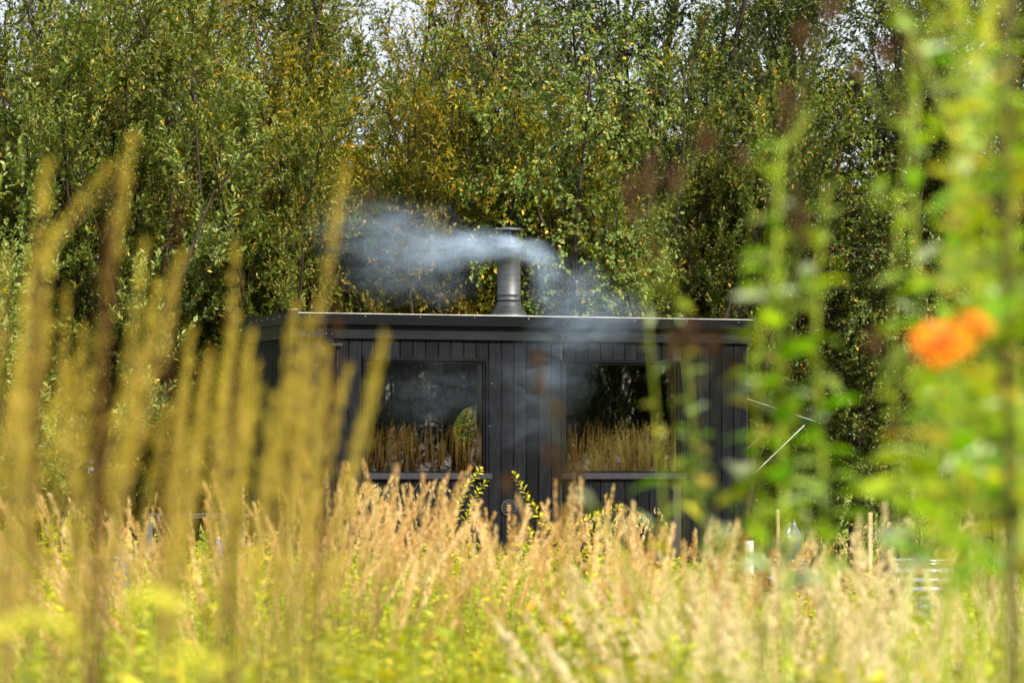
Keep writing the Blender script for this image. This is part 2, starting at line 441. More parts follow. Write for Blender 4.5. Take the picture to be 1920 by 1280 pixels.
gx = np.array([-900, -300, -100, -50, -25, -12, 0, 12, 25, 50, 100, 300, 900.0]); gy = np.array([-300, -80, -20, 0, 15, 30, 45, 60, 90, 150, 300, 700, 1500.0])
XX, YY = np.meshgrid(gx, gy); n_ = len(gx)
V = np.stack([XX, YY, np.zeros_like(XX)], -1).reshape(-1, 3)
F = [(i * n_ + j, i * n_ + j + 1, (i + 1) * n_ + j + 1, (i + 1) * n_ + j) for i in range(len(gy) - 1) for j in range(n_ - 1)]
b.add(V, F)
tag(b.obj('ground', gm), 'meadow ground under the grasses and the green field behind the trees', kind='structure')

# ------------------------------------------------------------------ cabin
TH = R(19.6)
A = G(555, 33.5)
cabin = empty('sauna_cabin', (A[0], A[1], 0), TH)
tag(cabin, 'black boarded garden sauna cabin with two picture windows and a smoking steel flue', 'cabin')
W, D = 4.69, 1.64
Z0, ZT = 0.62, 2.86      # wall bottom / top
def cpart(name, b, m, parent=None, smooth=False):
    return b.obj(name, m, parent or cabin, smooth=smooth)

WIN = [(0.690, 1.925), (2.735, 3.985)]
WZ0, WZ1 = 1.545, 2.635
BW = W / 36.0
# structural wall panels (inner leaf), front split round the openings
def panel_with_holes(xs, z0, z1, y0, y1, holes):
    b = MB()
    x = 0.03
    for (h0, h1) in holes:
        b.box((x, y0, z0), (h0, y1, z1)); b.box((h0, y0, z0), (h1, y1, WZ0 - .02)); b.box((h0, y0, WZ1 + .02), (h1, y1, z1))
        x = h1
    b.box((x, y0, z0), (xs - .03, y1, z1))
    return b
fw = cpart('front_wall', panel_with_holes(W, Z0, ZT, .004, .09, WIN), M['inside'])
def wall_board_mesh(w_, h, t_=.022, c=.005):
    prof = [(0, 0), (0, -t_ + c), (c, -t_), (w_ - c, -t_), (w_, -t_ + c), (w_, 0)]
    b = MB(); V = []
    for z in (0, h):
        V += [(x, y, z) for x, y in prof]
    k = 6
    F = [(i, (i + 1) % k, k + (i + 1) % k, k + i) for i in range(k)]
    F += [(0, 1, 4, 5), (1, 2, 3, 4), (6, 11, 10, 7), (7, 10, 9, 8)]
    b.add(V, F)
    return b.mesh('board', M['board'], smooth=False)
_bm = {}
def board(parent, x, z0, z1, w_, rot=0.0, loc=None):
    key = (round(w_, 4), round(z1 - z0, 4))
    if key not in _bm: _bm[key] = wall_board_mesh(w_, z1 - z0)
    o = link('board', _bm[key], parent, loc if loc is not None else (x, 0, z0))
    if rot: o.rotation_euler = (0, 0, rot)
    return o
gap = .005
rb = random.Random(4)
for i in range(36):
    x0, x1 = i * BW + gap / 2, (i + 1) * BW - gap / 2
    segs = [(Z0, ZT)]
    cuts = []
    cx0, cx1 = x0, x1
    for (h0, h1) in WIN:
        ho0, ho1 = h0 - .025, h1 + .025
        if x1 > ho0 and x0 < ho1:
            if x0 < ho0 - .02:     # board left of the opening, trimmed
                cx1 = ho0 - .002
            elif x1 > ho1 + .02:
                cx0 = ho1 + .002
            else:
                segs = [(Z0, WZ0 - .075), (WZ1 + .03, ZT)]
    for (a, c) in segs:
        o = board(fw, cx0, a, c, cx1 - cx0)
        o.location.y = -rb.uniform(0, .006); o.rotation_euler = (0, 0, R(rb.uniform(-.9, .9)))
# left wall with its boards
b = MB(); b.box((.004, .10, Z0), (.09, D - .10, ZT)); lw = cpart('left_wall', b, M['inside'])
nb = 13
for i in range(nb):
    bw = D / nb
    o = board(lw, 0, Z0, ZT, bw - .006, rot=-math.pi / 2, loc=(-rb.uniform(0, .004), (i + 1) * bw - .003, Z0))
b = MB(); b.box((W - .09, .10, Z0), (W - .004, D - .10, ZT)); rw = cpart('right_wall', b, M['board'])
# back wall with a round opening
RWX, RWZ, RR = 2.37, 1.985, 0.262
b = MB()
n = 48
th = (np.arange(n) + .5) * 2 * np.pi / n
sqx, sqz = [], []
for a_ in th:
    ca, sa = math.cos(a_), math.sin(a_)
    k = .45 / max(abs(ca), abs(sa)); sqx.append(RWX + ca * k); sqz.append(RWZ + sa * k)
ring = [(RWX + RR * math.cos(a_), RWZ + RR * math.sin(a_)) for a_ in th]
for yy in (D - .09, D - .004):
    V = [(x, yy, z) for x, z in ring] + [(x, yy, z) for x, z in zip(sqx, sqz)]
    b.add(V, [(i, (i + 1) % n, n + (i + 1) % n, n + i) for i in range(n)])
V = [(x, D - .09, z) for x, z in ring] + [(x, D - .004, z) for x, z in ring]
b.add(V, [(i, (i + 1) % n, n + (i + 1) % n, n + i) for i in range(n)])
for (x0, x1, z0, z1) in ((.03, RWX - .45, Z0, ZT), (RWX + .45, W - .03, Z0, ZT), (RWX - .45, RWX + .45, Z0, RWZ - .45), (RWX - .45, RWX + .45, RWZ + .45, ZT)):
    b.box((x0, D - .09, z0), (x1, D - .004, z1))
bwall = cpart('back_wall', b, M['inside'])
b = MB()
for i in range(n):
    pass
th2 = np.linspace(0, 2 * np.pi, 49)
b.tube([(RWX + (RR - .004) * math.cos(a_), D - .095, RWZ + (RR - .004) * math.sin(a_)) for a_ in th2], .012, 6)
pw = cpart('round_window', b, M['pine'], smooth=True)
b = MB(); V = [(RWX, D - .05, RWZ)] + [(RWX + RR * math.cos(a_), D - .05, RWZ + RR * math.sin(a_)) for a_ in th]
b.add(V, [(0, 1 + i, 1 + (i + 1) % n) for i in range(n)]); o = cpart('pane', b, M['clear'], pw)
# floor, ceiling, bench
b = MB(); b.box((.03, .03, Z0 - .12), (W - .03, D - .03, Z0)); cpart('floor_deck', b, M['inside'])
b = MB(); b.box((.09, .09, ZT - .06), (W - .09, D - .09, ZT - .02)); cpart('ceiling_panel', b, M['inside'])
bn = MB(); bn.box((2.5, D - .62, 1.30), (W - .1, D - .1, 1.34)); bo = cpart('bench', bn, M['inside'])
# wheels and chassis
b = MB(); b.box((.2, .2, Z0 - .24), (W - .2, .28, Z0 - .12)); b.box((.2, D - .28, Z0 - .24), (W - .2, D - .2, Z0 - .12)); cpart('chassis', b, M['rubber'])
for x in (1.9, 2.7):
    b = MB(); b.lathe([(.0, -.08), (.2, -.09), (.30, -.08), (.31, 0), (.30, .08), (.2, .09), (0, .08)], 28)
    o = cpart('wheel', b, M['rubber'], smooth=True); o.rotation_euler = (R(90), 0, 0); o.location = (x, .12, .31)
# corner posts
for (x, y, sx, sy) in ((-.012, -.03, .05, .045), (W - .045, -.03, .055, .045)):
    b = MB(); b.box((x, y, Z0), (x + sx, y + sy, ZT)); cpart('corner_board', b, M['trim'])
# corner strip that catches light at the right end
b = MB(); b.box((W + .012, -.028, Z0), (W + .02, -.02, ZT)); cpart('corner_strip', b, M['sill'])

# windows
for k, (h0, h1) in enumerate(WIN):
    f = MB()
    def ring_frame(b, x0, x1, z0, z1, wd, y0, y1):
        b.box((x0, y0, z1 - wd), (x1, y1, z1)); b.box((x0, y0, z0), (x1, y1, z0 + wd * .6))
        b.box((x0, y0, z0 + wd * .6), (x0 + wd, y1, z1 - wd)); b.box((x1 - wd, y0, z0 + wd * .6), (x1, y1, z1 - wd))
    ring_frame(f, h0 - .024, h1 + .024, WZ0 - .012, WZ1 + .028, .026, -.030, .03)
    ring_frame(f, h0 + .003, h1 - .003, WZ0 + .006, WZ1 + .001, .020, -.014, .035)
    fo = cpart('window', f, M['trim'])
    g = MB(); g.add([(h0 + .01, .012, WZ0), (h1 - .01, .012, WZ0), (h1 - .01, .012, WZ1), (h0 + .01, .012, WZ1)], [(0, 1, 2, 3)])
    cpart('pane', g, M['glass'], fo)
    j = MB(); j.box((h1 - .046, .036, WZ0 + .02), (h1 - .002, .125, WZ1 - .02)); cpart('jamb', j, M['pine'], fo)
    j = MB(); j.box((h0 + .002, .036, WZ0 + .02), (h0 + .046, .125, WZ1 - .02)); cpart('jamb', j, M['pine'], fo)
    s = MB()
    x0, x1 = h0 - .03, h1 + .055
    V = [(x0, -.001, WZ0 + .004), (x1, -.001, WZ0 + .004), (x0, -.060, WZ0 - .012), (x1, -.060, WZ0 - .012), (x0, -.060, WZ0 - .060), (x1, -.060, WZ0 - .060), (x0, -.001, WZ0 - .060), (x1, -.001, WZ0 - .060)]
    s.add(V, [(0, 2, 3, 1), (2, 4, 5, 3), (4, 6, 7, 5), (0, 6, 4, 2), (1, 3, 5, 7)])
    so = cpart('sill', s, M['sill'], fo)
    e = MB(); e.box((x0 + .004, -.064, WZ0 - .013), (x1 - .004, -.0605, WZ0 - .006)); cpart('sill_edge', e, M['edge'], so) if False else None

# roof: deck, fascia boards, cap trims, bright metal edge
b = MB()
OV = .03
V = [(-OV, -OV, ZT + .01), (W + OV, -OV, ZT + .01), (W + OV, D + OV, ZT + .01), (-OV, D + OV, ZT + .01),
     (-OV, -OV, 3.065), (W + OV, -OV, 3.065), (W + OV, D + OV, 3.05), (-OV, D + OV, 3.05)]
b.add(V, [(0, 3, 2, 1), (4, 5, 6, 7), (0, 1, 5, 4), (1, 2, 6, 5), (2, 3, 7, 6), (3, 0, 4, 7)])
roof = cpart('roof', b, M['rubber'])
def rbox(name, lo, hi, m, parent=roof):
    b = MB(); b.box(lo, hi); return cpart(name, b, m, parent)
FZ0, FZ1, FZ2 = 2.842, 2.985, 3.075
rbox('fascia_board', (-.055, -.058, FZ0), (W + .055, -.033, FZ1), M['fascia'])
rbox('cap_board', (-.045, -.112, FZ1 - .010), (W + .05, -.060, FZ2), M['trim'])
rbox('fascia_board', (-.058, -.030, FZ0), (-.033, D + .05, FZ1), M['mossy'])
rbox('cap_board', (-.080, -.060, FZ1 - .008), (-.061, D + .06, FZ2 + .012), M['mossy'])
rbox('fascia_board', (W + .033, -.030, FZ0), (W + .057, D + .05, FZ1), M['trim'])
rbox('fascia_board', (-.03, D + .033, FZ0), (W + .03, D + .055, FZ1), M['trim'])
for xa, xb, dz_ in ((-.015, 1.62, 0), (1.626, 3.30, .0015), (3.304, W + .045, -.0005)):
    rbox('metal_edge', (xa, -.120, FZ2 + .001), (xb, -.03, FZ2 + .0085 + dz_), M['edge'])
rbox('metal_edge', (-.084, -.03, FZ2 + .013), (-.055, D + .06, FZ2 + .018), M['mossy'])
rbox('corner_cap', (-.086, -.122, FZ1), (-.020, -.012, FZ2 + .032), M['trim'])
rbox('corner_cap', (W + .0505, -.124, FZ1 + .02), (W + .075, -.02, FZ2 + .03), M['sill'])
rbox('corner_cap', (-.087, -.123, FZ2 + .0325), (-.019, -.011, FZ2 + .037), M['edge'])
# joint plate under the fascia, metal clip and hinge rod at the left of the first window
rbox('joint_plate', (.262, -.068, FZ0 - .055), (.36, -.0585, FZ1 - .01), M['trim'])
rbox('metal_clip', (.335, -.072, FZ0 - .060), (.445, -.055, FZ0 - .054), M['steel'])
rbox('metal_clip', (.335, -.070, FZ0 - .075), (.445, -.055, FZ0 - .070), M['sill'])
b = MB(); b.tube([(.403, -.034, 2.73), (.403, -.034, 2.32)], .006, 6, cap=True); cpart('rod_handle', b, M['sill'])
# nails: one shared mesh
nb_ = MB(); nb_.lathe([(0, .002), (.003, .0015), (.0042, 0), (.0042, -.006)], 8); nailme = nb_.mesh('nail', M['nail'])
def nail(x, y, z, side, parent=cabin):
    o = link('nail', nailme, parent, (x, y, z)); o.rotation_euler = (R(90), 0, 0) if side == 'f' else (0, R(-90), 0)
for i in range(9): nail(.10 + i * .56, -.1125, FZ2 - .02, 'f', roof)
for (x, z) in ((.28, 2.885), (.34, 2.885), (.06, 2.875), (.11, 2.86)): nail(x, -.070 if x > .2 else -.060, z, 'f', roof)
for i in range(7): nail(-.083, .10 + i * .21, FZ2 - .03 + (.01 if i % 2 else 0), 's', roof)
for (y, z) in ((.2, 2.86), (.36, 2.862), (.55, 2.858), (1.5, 2.86)): nail(-.060, y, z, 's', roof)
for (x, z) in ((.27, 2.735), (.275, 2.385), (.20, 2.58), (1.99, 2.42), (1.965, 2.0)): nail(x, -.026, z, 'f')
# round vents
def vent(x, y, z, r, side):
    b = MB(); b.tube([(r * math.cos(a_), r * math.sin(a_), 0) for a_ in th2], .010, 6)
    V = [(0, 0, -.012)] + [(r * math.cos(a_), r * math.sin(a_), -.012) for a_ in th]
    b.add(V, [(0, 1 + i, 1 + (i + 1) % n) for i in range(n)])
    o = cpart('vent', b, M['rubber'], smooth=True); o.location = (x, y, z)
    o.rotation_euler = (R(90), 0, 0) if side == 'f' else (R(90), 0, R(-90))
    for k in range(5):
        yy = (k - 2) * r * .36; hw = math.sqrt(max(r * r - yy * yy, 0)) * .95
        s = MB(); V = [(-hw, yy - .006, .012), (hw, yy - .006, .012), (hw, yy + .010, -.004), (-hw, yy + .010, -.004)]
        s.add(V, [(0, 1, 2, 3)]); q = cpart('slat', s, M['sill'], o)
vent(-.032, 1.12, 2.635, .085, 's')
vent(2.16, -.030, 1.20, .075, 'f')

# flue
CH = (2.49, 0.90)
fl = MB()
fl.lathe([(.119, 3.16), (.119, 3.285), (.1205, 3.287), (.1205, 3.292), (.119, 3.294), (.119, 3.335), (.1205, 3.337), (.1205, 3.342), (.119, 3.344), (.119, 3.80), (.122, 3.803), (.122, 3.825), (.119, 3.828), (.119, 3.852), (.121, 3.855), (.119, 3.861), (.08, 3.866)], 40, c=(CH[0], CH[1], 0))
chim = cpart('flue', fl, M['steel'], smooth=True)
b = MB(); b.lathe([(.078, 3.85), (.078, 3.925), (.074, 3.925), (.074, 3.86)], 32, c=(CH[0], CH[1], 0)); cpart('inner_pipe', b, M['steel'], chim, True)
b = MB(); b.lathe([(0, 4.028), (.06, 4.024), (.12, 4.012), (.156, 4.000), (.159, 3.994), (.156, 3.988), (.10, 3.984), (0, 3.984)], 40, c=(CH[0], CH[1], 0)); cap = cpart('rain_cap', b, M['steel'], chim, True)
for k in range(3):
    a_ = R(20 + 120 * k)
    b = MB(); b.tube([(CH[0] + .09 * math.cos(a_), CH[1] + .09 * math.sin(a_), 3.86), (CH[0] + .09 * math.cos(a_), CH[1] + .09 * math.sin(a_), 3.99)], .011, 6); cpart('cap_bracket', b, M['steel'], chim, True)
prof = [(.25, 3.055), (.225, 3.07), (.205, 3.09), (.186, 3.125), (.178, 3.150)]
for k in range(5):
    z = 3.152 + k * .0165; rr_ = .174 - k * .0105
    prof += [(rr_ - .006, z), (rr_ + .004, z + .005), (rr_ + .004, z + .009), (rr_ - .004, z + .013)]
prof += [(.126, 3.238), (.128, 3.242), (.128, 3.256), (.119, 3.262)]
b = MB(); b.lathe(prof, 40, c=(CH[0], CH[1], 0)); cpart('roof_flashing', b, M['steel'], chim, True)
b = MB(); b.lathe([(0, .004), (.006, .003), (.006, -.01)], 8); bt = cpart('screw', b, M['rubber'], chim, True); bt.location = (CH[0] + .03, CH[1] - .1155, 3.315); bt.rotation_euler = (R(90), 0, 0)

# awning flap at the right end, propped by struts
aw = MB()
x0 = W + .03
V = [(x0, .35, 2.335), (x0 + .90, .35, 2.065), (x0 + .90, 1.25, 2.065), (x0, 1.25, 2.335)]
V = np.array(V); nrm_ = np.array((.27, 0, .9)); nrm_ = nrm_ / np.linalg.norm(nrm_)
VV = np.vstack([V, V - nrm_ * .05])
aw.add(VV, [(0, 1, 2, 3), (4, 7, 6, 5), (0, 4, 5, 1), (1, 5, 6, 2), (2, 6, 7, 3), (3, 7, 4, 0)])
awn = cpart('awning_flap', aw, M['trim'])
b = MB(); b.tube([V[0] + nrm_ * .004 + (0, -.012, 0), V[1] + nrm_ * .004 + (0.01, -.012, 0)], .0035, 6, cap=True); cpart('metal_edge', b, M['edge'], awn, True)
for yy in (.37, 1.22):
    b = MB(); b.tube([(x0 + .80, yy, 2.035), (x0 + .0, yy, 1.33)], .007, 6, cap=True); cpart('strut', b, M['edge'], awn, True)


ORD = ['first', 'second', 'third', 'fourth', 'fifth', 'sixth', 'seventh', 'eighth', 'ninth', 'tenth', 'eleventh', 'twelfth', 'thirteenth', 'fourteenth']

# ------------------------------------------------------------------ trees
def leafproto(wd, fold=.18, round_=False):
    """leaf of unit length along +y: two folded quads"""
    if round_:
        V = [(0, 0, 0), (-wd * .8, .28, fold * wd), (-wd * .75, .58, fold * wd), (0, 1, -.05), (wd * .75, .58, fold * wd), (wd * .8, .28, fold * wd)]
    else:
        V = [(0, 0, 0), (-wd, .35, fold * wd), (-wd * .8, .7, fold * wd), (0, 1, -.08), (wd * .8, .7, fold * wd), (wd, .35, fold * wd)]
    return np.array(V), np.array([(0, 3, 2, 1), (0, 5, 4, 3)])

def rand_unit(rng, n):
    v = rng.normal(size=(n, 3)); return norm(v)

def grow(seed, sp):
    """stems > branches > twigs > leaves. Returns wood MB and leaf MB"""
    rng = np.random.default_rng(seed)
    wood, leaf = MB(), MB()
    H = sp['H']
    bp0, bd0, bl0 = [], [], []          # branch samples for twigs
    for s in range(sp['stems']):
        az = rng.uniform(0, 2 * np.pi) if sp['stems'] > 1 else 0
        lean = R(rng.uniform(*sp['lean']))
        d = np.array((math.cos(az) * math.sin(lean), math.sin(az) * math.sin(lean), math.cos(lean)))
        L = H * rng.uniform(.72, 1.0) if s else H
        ns = 9
        p = np.array((math.cos(az), math.sin(az), 0)) * sp.get('spread', .25) * rng.uniform(.3, 1) * (sp['stems'] > 1)
        pts = [p.copy()]
        for k in range(ns):
            d = norm(d + rng.normal(size=3) * sp.get('wob', .09) + np.array((0, 0, sp.get('trop0', .06))))
            p = p + d * L / ns; pts.append(p.copy())
        pts = np.array(pts); pts[0, 2] = -.05
        tt = np.linspace(0, 1, ns + 1)
        rad = sp['r0'] * (1 - tt) ** .8 * (L / H) + .006
        wood.tube(pts, rad, 6)
        nbz = sp['branches']
        for k in range(nbz):
            t0 = sp['b0'] + (1 - sp['b0']) * ((k + rng.uniform(0, 1)) / nbz) ** sp.get('bpow', .9)
            f = min(t0 * ns, ns - 1e-3); i = int(f)
            q = pts[i] + (pts[i + 1] - pts[i]) * (f - i)
            dd = norm(pts[i + 1] - pts[i])
            azb = rng.uniform(0, 2 * np.pi); ang = R(rng.uniform(*sp['bang']))
            perp = np.array((math.cos(azb), math.sin(azb), 0.0)); perp = norm(perp - dd * perp.dot(dd))
            bd = norm(dd * math.cos(ang) + perp * math.sin(ang))
            bl = sp['blen'] * (1 - sp.get('btaper', .55) * (t0 - sp['b0']) / (1 - sp['b0'])) * rng.uniform(.65, 1.15)
            nsb = 5; bpnts = [q.copy()]
            for m_ in range(nsb):
                bd = norm(bd + rng.normal(size=3) * .13 + np.array((0, 0, sp['btrop'])) * .25)
                q = q + bd * bl / nsb; bpnts.append(q.copy())
            bpnts = np.array(bpnts)
            wood.tube(bpnts, np.linspace(max(sp['r0'] * .28 * (1 - t0 * .6), .006), .003, nsb + 1), 4)
            nt_ = max(int(sp['twigs'] * rng.uniform(.7, 1.2) * bl / sp['blen']), 3)
            tf = rng.uniform(sp.get('tw0', .32), 1.0, nt_) * nsb
            ii = np.minimum(tf.astype(int), nsb - 1)
            bp0.append(bpnts[ii] + (bpnts[ii + 1] - bpnts[ii]) * (tf - ii)[:, None])
            bd0.append(norm(bpnts[ii + 1] - bpnts[ii]))
        # leafy leader
        nt_ = sp['twigs'] // 2
        tf = rng.uniform(.8, 1.0, nt_) * ns; ii = np.minimum(tf.astype(int), ns - 1)
        bp0.append(pts[ii] + (pts[ii + 1] - pts[ii]) * (tf - ii)[:, None]); bd0.append(norm(pts[ii + 1] - pts[ii]))
    p0 = np.concatenate(bp0); d0 = np.concatenate(bd0); n = len(p0)
    r = rand_unit(rng, n); r = norm(r - d0 * (r * d0).sum(1, keepdims=True))
    ang = np.radians(rng.uniform(*sp['tang'], n))[:, None]
    td = norm(d0 * np.cos(ang) + r * np.sin(ang) + np.array((0, 0, sp['ttrop'])))
    tl = sp['tlen'] * rng.uniform(.5, 1.2, n)[:, None]
    p1 = p0 + td * tl * .5
    td2 = norm(td + rand_unit(rng, n) * .2 + np.array((0, 0, sp['ttrop2'])))
    p2 = p1 + td2 * tl * .5
    wood.tubes(np.stack([p0, p1, p2], 1), .0035, .0015, 3)
    # leaves
    k = sp['leaves']
    tt = (np.arange(k) + .5) / k
    tt = np.tile(tt, (n, 1)) * .92 + .1 + rng.uniform(-.03, .03, (n, k))
    tt = np.clip(tt, .05, 1.0)
    a = np.where(tt[..., None] < .5, p0[:, None] + (p1 - p0)[:, None] * (tt * 2)[..., None], p1[:, None] + (p2 - p1)[:, None] * (tt * 2 - 1)[..., None]).reshape(-1, 3)
    dd = np.where(tt[..., None] < .5, td[:, None], td2[:, None]).reshape(-1, 3)
    nn = len(a)
    r = rand_unit(rng, nn); r = norm(r - dd * (r * dd).sum(1, keepdims=True))
    la = np.radians(rng.uniform(*sp['lang'], nn))[:, None]
    ld = norm(dd * np.cos(la) + r * np.sin(la) + np.array((0, 0, sp['ldroop'])))
    up = norm(np.array((0, 0, 1.0)) + rand_unit(rng, nn) * sp.get('lflip', .7) + sp.get('lout', 0) * norm(a * np.array((1, 1, 0)) + 1e-6))
    size = sp['lsize'] * rng.uniform(.55, 1.15, nn)
    Mx = frames(ld, up) * size[:, None, None]
    pv, pf = leafproto(sp['lwid'], round_=sp.get('round', False))
    base = rng.uniform(0, 1, n)
    rn = np.clip(np.repeat(base, k) * .45 + rng.uniform(0, 1, nn) * .55 + np.where(rng.uniform(0, 1, nn) < sp.get('turn', .03), .6, 0), 0, 1)
    keep = rng.uniform(0, 1, nn) < sp.get('keep', 1.0)
    leaf.inst(pv, pf, Mx[keep], a[keep], rn[keep])
    return wood, leaf

WILLOW = dict(H=5.6, stems=9, lean=(3, 24), spread=.45, r0=.035, branches=16, b0=.10, bang=(22, 55), blen=1.3, btrop=.5, twigs=22, tang=(15, 50), ttrop=.35, ttrop2=.25, tlen=.42,
              leaves=20, lang=(28, 70), ldroop=.05, lsize=.066, lwid=.19, trop0=.05, turn=.03)
SPECS = {
    'willow_a': (11, dict(WILLOW), 'willow', 'twig'),
    'willow_b': (12, dict(WILLOW, H=6.4, lean=(2, 22), lsize=.058, lwid=.29, round=True, branches=18, blen=1.25, bang=(35, 80), btrop=.15, ttrop=.08, ttrop2=0, tang=(20, 70)), 'willow', 'twig'),
    'pale': (13, dict(WILLOW, H=5.6, stems=8, lsize=.082, lwid=.22, branches=15, twigs=18), 'palewillow', 'twig'),
    'gold': (14, dict(WILLOW, H=5.6, lsize=.063, lwid=.21, branches=17, blen=1.35, bang=(30, 75), btrop=.25, ttrop=.12, ttrop2=.05, turn=.06), 'gold', 'twig'),
    'birch': (15, dict(H=7.2, stems=2, lean=(1, 7), spread=.2, r0=.06, branches=60, b0=.08, bang=(45, 80), blen=1.8, btrop=.10, twigs=24, tang=(20, 60), ttrop=-.25, ttrop2=-.5, tlen=.42,
                       leaves=13, lang=(40, 80), ldroop=-.55, lsize=.060, lwid=.42, round=True, lflip=.9, lout=.6, trop0=.05, turn=.04), 'birchleaf', 'bark'),
    'alder': (16, dict(H=9.0, stems=3, lean=(2, 12), spread=.4, r0=.065, branches=42, b0=.14, bang=(35, 70), blen=2.1, btrop=.25, twigs=24, tang=(20, 60), ttrop=.1, ttrop2=.05, tlen=.45,
                       leaves=13, lang=(30, 75), ldroop=-.1, lsize=.064, lwid=.34, round=True, trop0=.05, turn=.03, keep=.90), 'dark', 'bark'),
    'tall': (17, dict(H=12.0, stems=2, lean=(1, 8), spread=.5, r0=.075, branches=60, b0=.12, bang=(30, 65), blen=2.5, btrop=.35, twigs=26, tang=(20, 55), ttrop=.15, ttrop2=.1, tlen=.5,
                      leaves=12, lang=(30, 75), ldroop=-.1, lsize=.068, lwid=.29, round=True, trop0=.05, turn=.04, keep=.88), 'willow', 'bark'),
    'tallgold': (18, dict(H=11.0, stems=3, lean=(1, 11), spread=.5, r0=.055, branches=40, b0=.12, bang=(25, 60), blen=2.3, btrop=.4, twigs=24, tang=(20, 55), ttrop=.2, ttrop2=.1, tlen=.5,
                          leaves=12, lang=(30, 75), ldroop=-.1, lsize=.070, lwid=.23, trop0=.05, turn=.05, keep=.90), 'gold', 'redtwig'),
    'bare': (19, dict(H=10.0, stems=5, lean=(2, 14), spread=.8, r0=.060, branches=30, b0=.20, bang=(35, 75), blen=2.1, btrop=.2, twigs=24, tang=(20, 60), ttrop=0, ttrop2=-.1, tlen=.45,
                      leaves=12, lang=(30, 75), ldroop=-.2, lsize=.070, lwid=.33, round=True, trop0=.05, turn=.05), 'dark', 'bark'),
}
TREE = {}
for k, (seed, sp, lm, wm) in SPECS.items():
    wd, lf = grow(seed, sp)
    TREE[k] = (wd.mesh('trunk', M[wm]), lf.mesh('crown', M[lm], smooth=False))
# a thicket of dead twigs at the foot of the trees
def plant_tree(kind, name, px, d, scale, rot, label, group, lmat=None, sz=None, cat='tree'):
    o = empty(name, G(px, d), R(rot))
    o.scale = (scale, scale, sz or scale)
    tag(o, label, cat, group)
    link('trunk', TREE[kind][0], o)
    c = link('crown', TREE[kind][1], o); c['kind'] = 'stuff'
    if lmat:
        c.material_slots[0].link = 'OBJECT'; c.material_slots[0].material = M[lmat]
    return o

gF, gB = 'shrubs and small trees in front of the wood', 'tall trees forming the wood behind the cabin'
FRONT = [
    ('pale', 'willow_shrub', 25, 38.0, 1.08, 20, 'pale green willow shrub at the left edge of the photo'),
    ('willow_b', 'willow_shrub', 215, 40.5, 1.28, 75, 'mid green willow shrub rising behind the tall golden grass plumes at left'),
    ('willow_a', 'willow_shrub', 365, 40.0, 1.12, 140, 'dense green willow shrub to the left of the cabin'),
    ('willow_b', 'willow_shrub', 500, 39.3, 0.88, 200, 'grey green willow with upright shoots above the cabin left corner'),
    ('gold', 'willow_shrub', 650, 40.6, 1.15, 10, 'yellowing willow shrub behind the smoke left of the flue'),
    ('gold', 'willow_shrub', 800, 39.6, 1.0, 120, 'golden leaved willow shrub directly behind the left window roofline'),
    ('gold', 'willow_shrub', 935, 41.0, 1.05, 230, 'golden willow shrub standing straight behind the steel flue'),
    ('birch', 'birch_tree', 1065, 39.0, 0.92, 30, 'small birch with round hanging leaves right of the flue'),
    ('willow_a', 'willow_shrub', 1185, 39.8, 1.05, 280, 'green willow shrub behind the smoke at the right of the flue'),
    ('willow_a', 'willow_shrub', 1310, 40.2, 1.15, 330, 'grey green willow behind the cabin right roof end'),
    ('willow_b', 'willow_shrub', 1440, 42.0, 1.1, 50, 'dark willow shrub just right of the cabin'),
]
for (k, nm, px, d, sc, rot, lb) in FRONT:
    plant_tree(k, nm, px, d, sc, rot, lb, gF, lmat={50: 'dark', 330: 'dark'}.get(rot))
BACK = [
    ('tall', 40, 45, .95, 0, 'tall tree filling the upper left corner'),
    ('tall', 190, 47, 1.0, 70, 'tall tree behind the left willow shrubs'),
    ('tallgold', 330, 45.5, .98, 20, 'tall tree with reddish brown stems left of centre'),
    ('tall', 460, 48, .92, 190, 'tall tree with sky gaps above the cabin left corner'),
    ('tallgold', 640, 46, .98, 100, 'tall yellowing tree with a reddish trunk and bright sky gaps'),
    ('tallgold', 790, 47.5, .90, 250, 'sparse yellowing tree with the largest sky gap, left of the flue'),
    ('tall', 950, 45.5, .96, 140, 'tall tree with pale crossing trunks above the flue'),
    ('alder', 1110, 46.5, 1.1, 60, 'tall tree with upright trunks behind the birch'),
    ('alder', 1260, 45, 1.12, 200, 'dark tree right of the birch at the top edge'),
    ('alder', 1400, 47, 1.05, 310, 'dark tree with white sky gaps above the cabin right end'),
    ('bare', 1520, 45, 1.0, 15, 'dark trunked tree right of the cabin awning'),
    ('bare', 1640, 44, .98, 130, 'dark trunked tree behind the tall wooden stake'),
    ('bare', 1760, 46, 1.0, 260, 'dark trunked tree behind the round steel tub'),
    ('bare', 1890, 44.5, 1.02, 80, 'dark trunked tree at the right edge of the photo'),
]
for (k, px, d, sc, rot, lb) in BACK:
    plant_tree(k, 'woodland_tree', px, d, sc, rot, lb, gB)
plant_tree('birch', 'birch_tree', 1700, 41.5, .66, 100, 'birch with drooping leaf sprays behind the orange flower', gF)
plant_tree('willow_b', 'willow_shrub', 880, 38.3, .44, 40, 'low green bush seen through the round window at the back of the cabin', gF, cat='shrub')
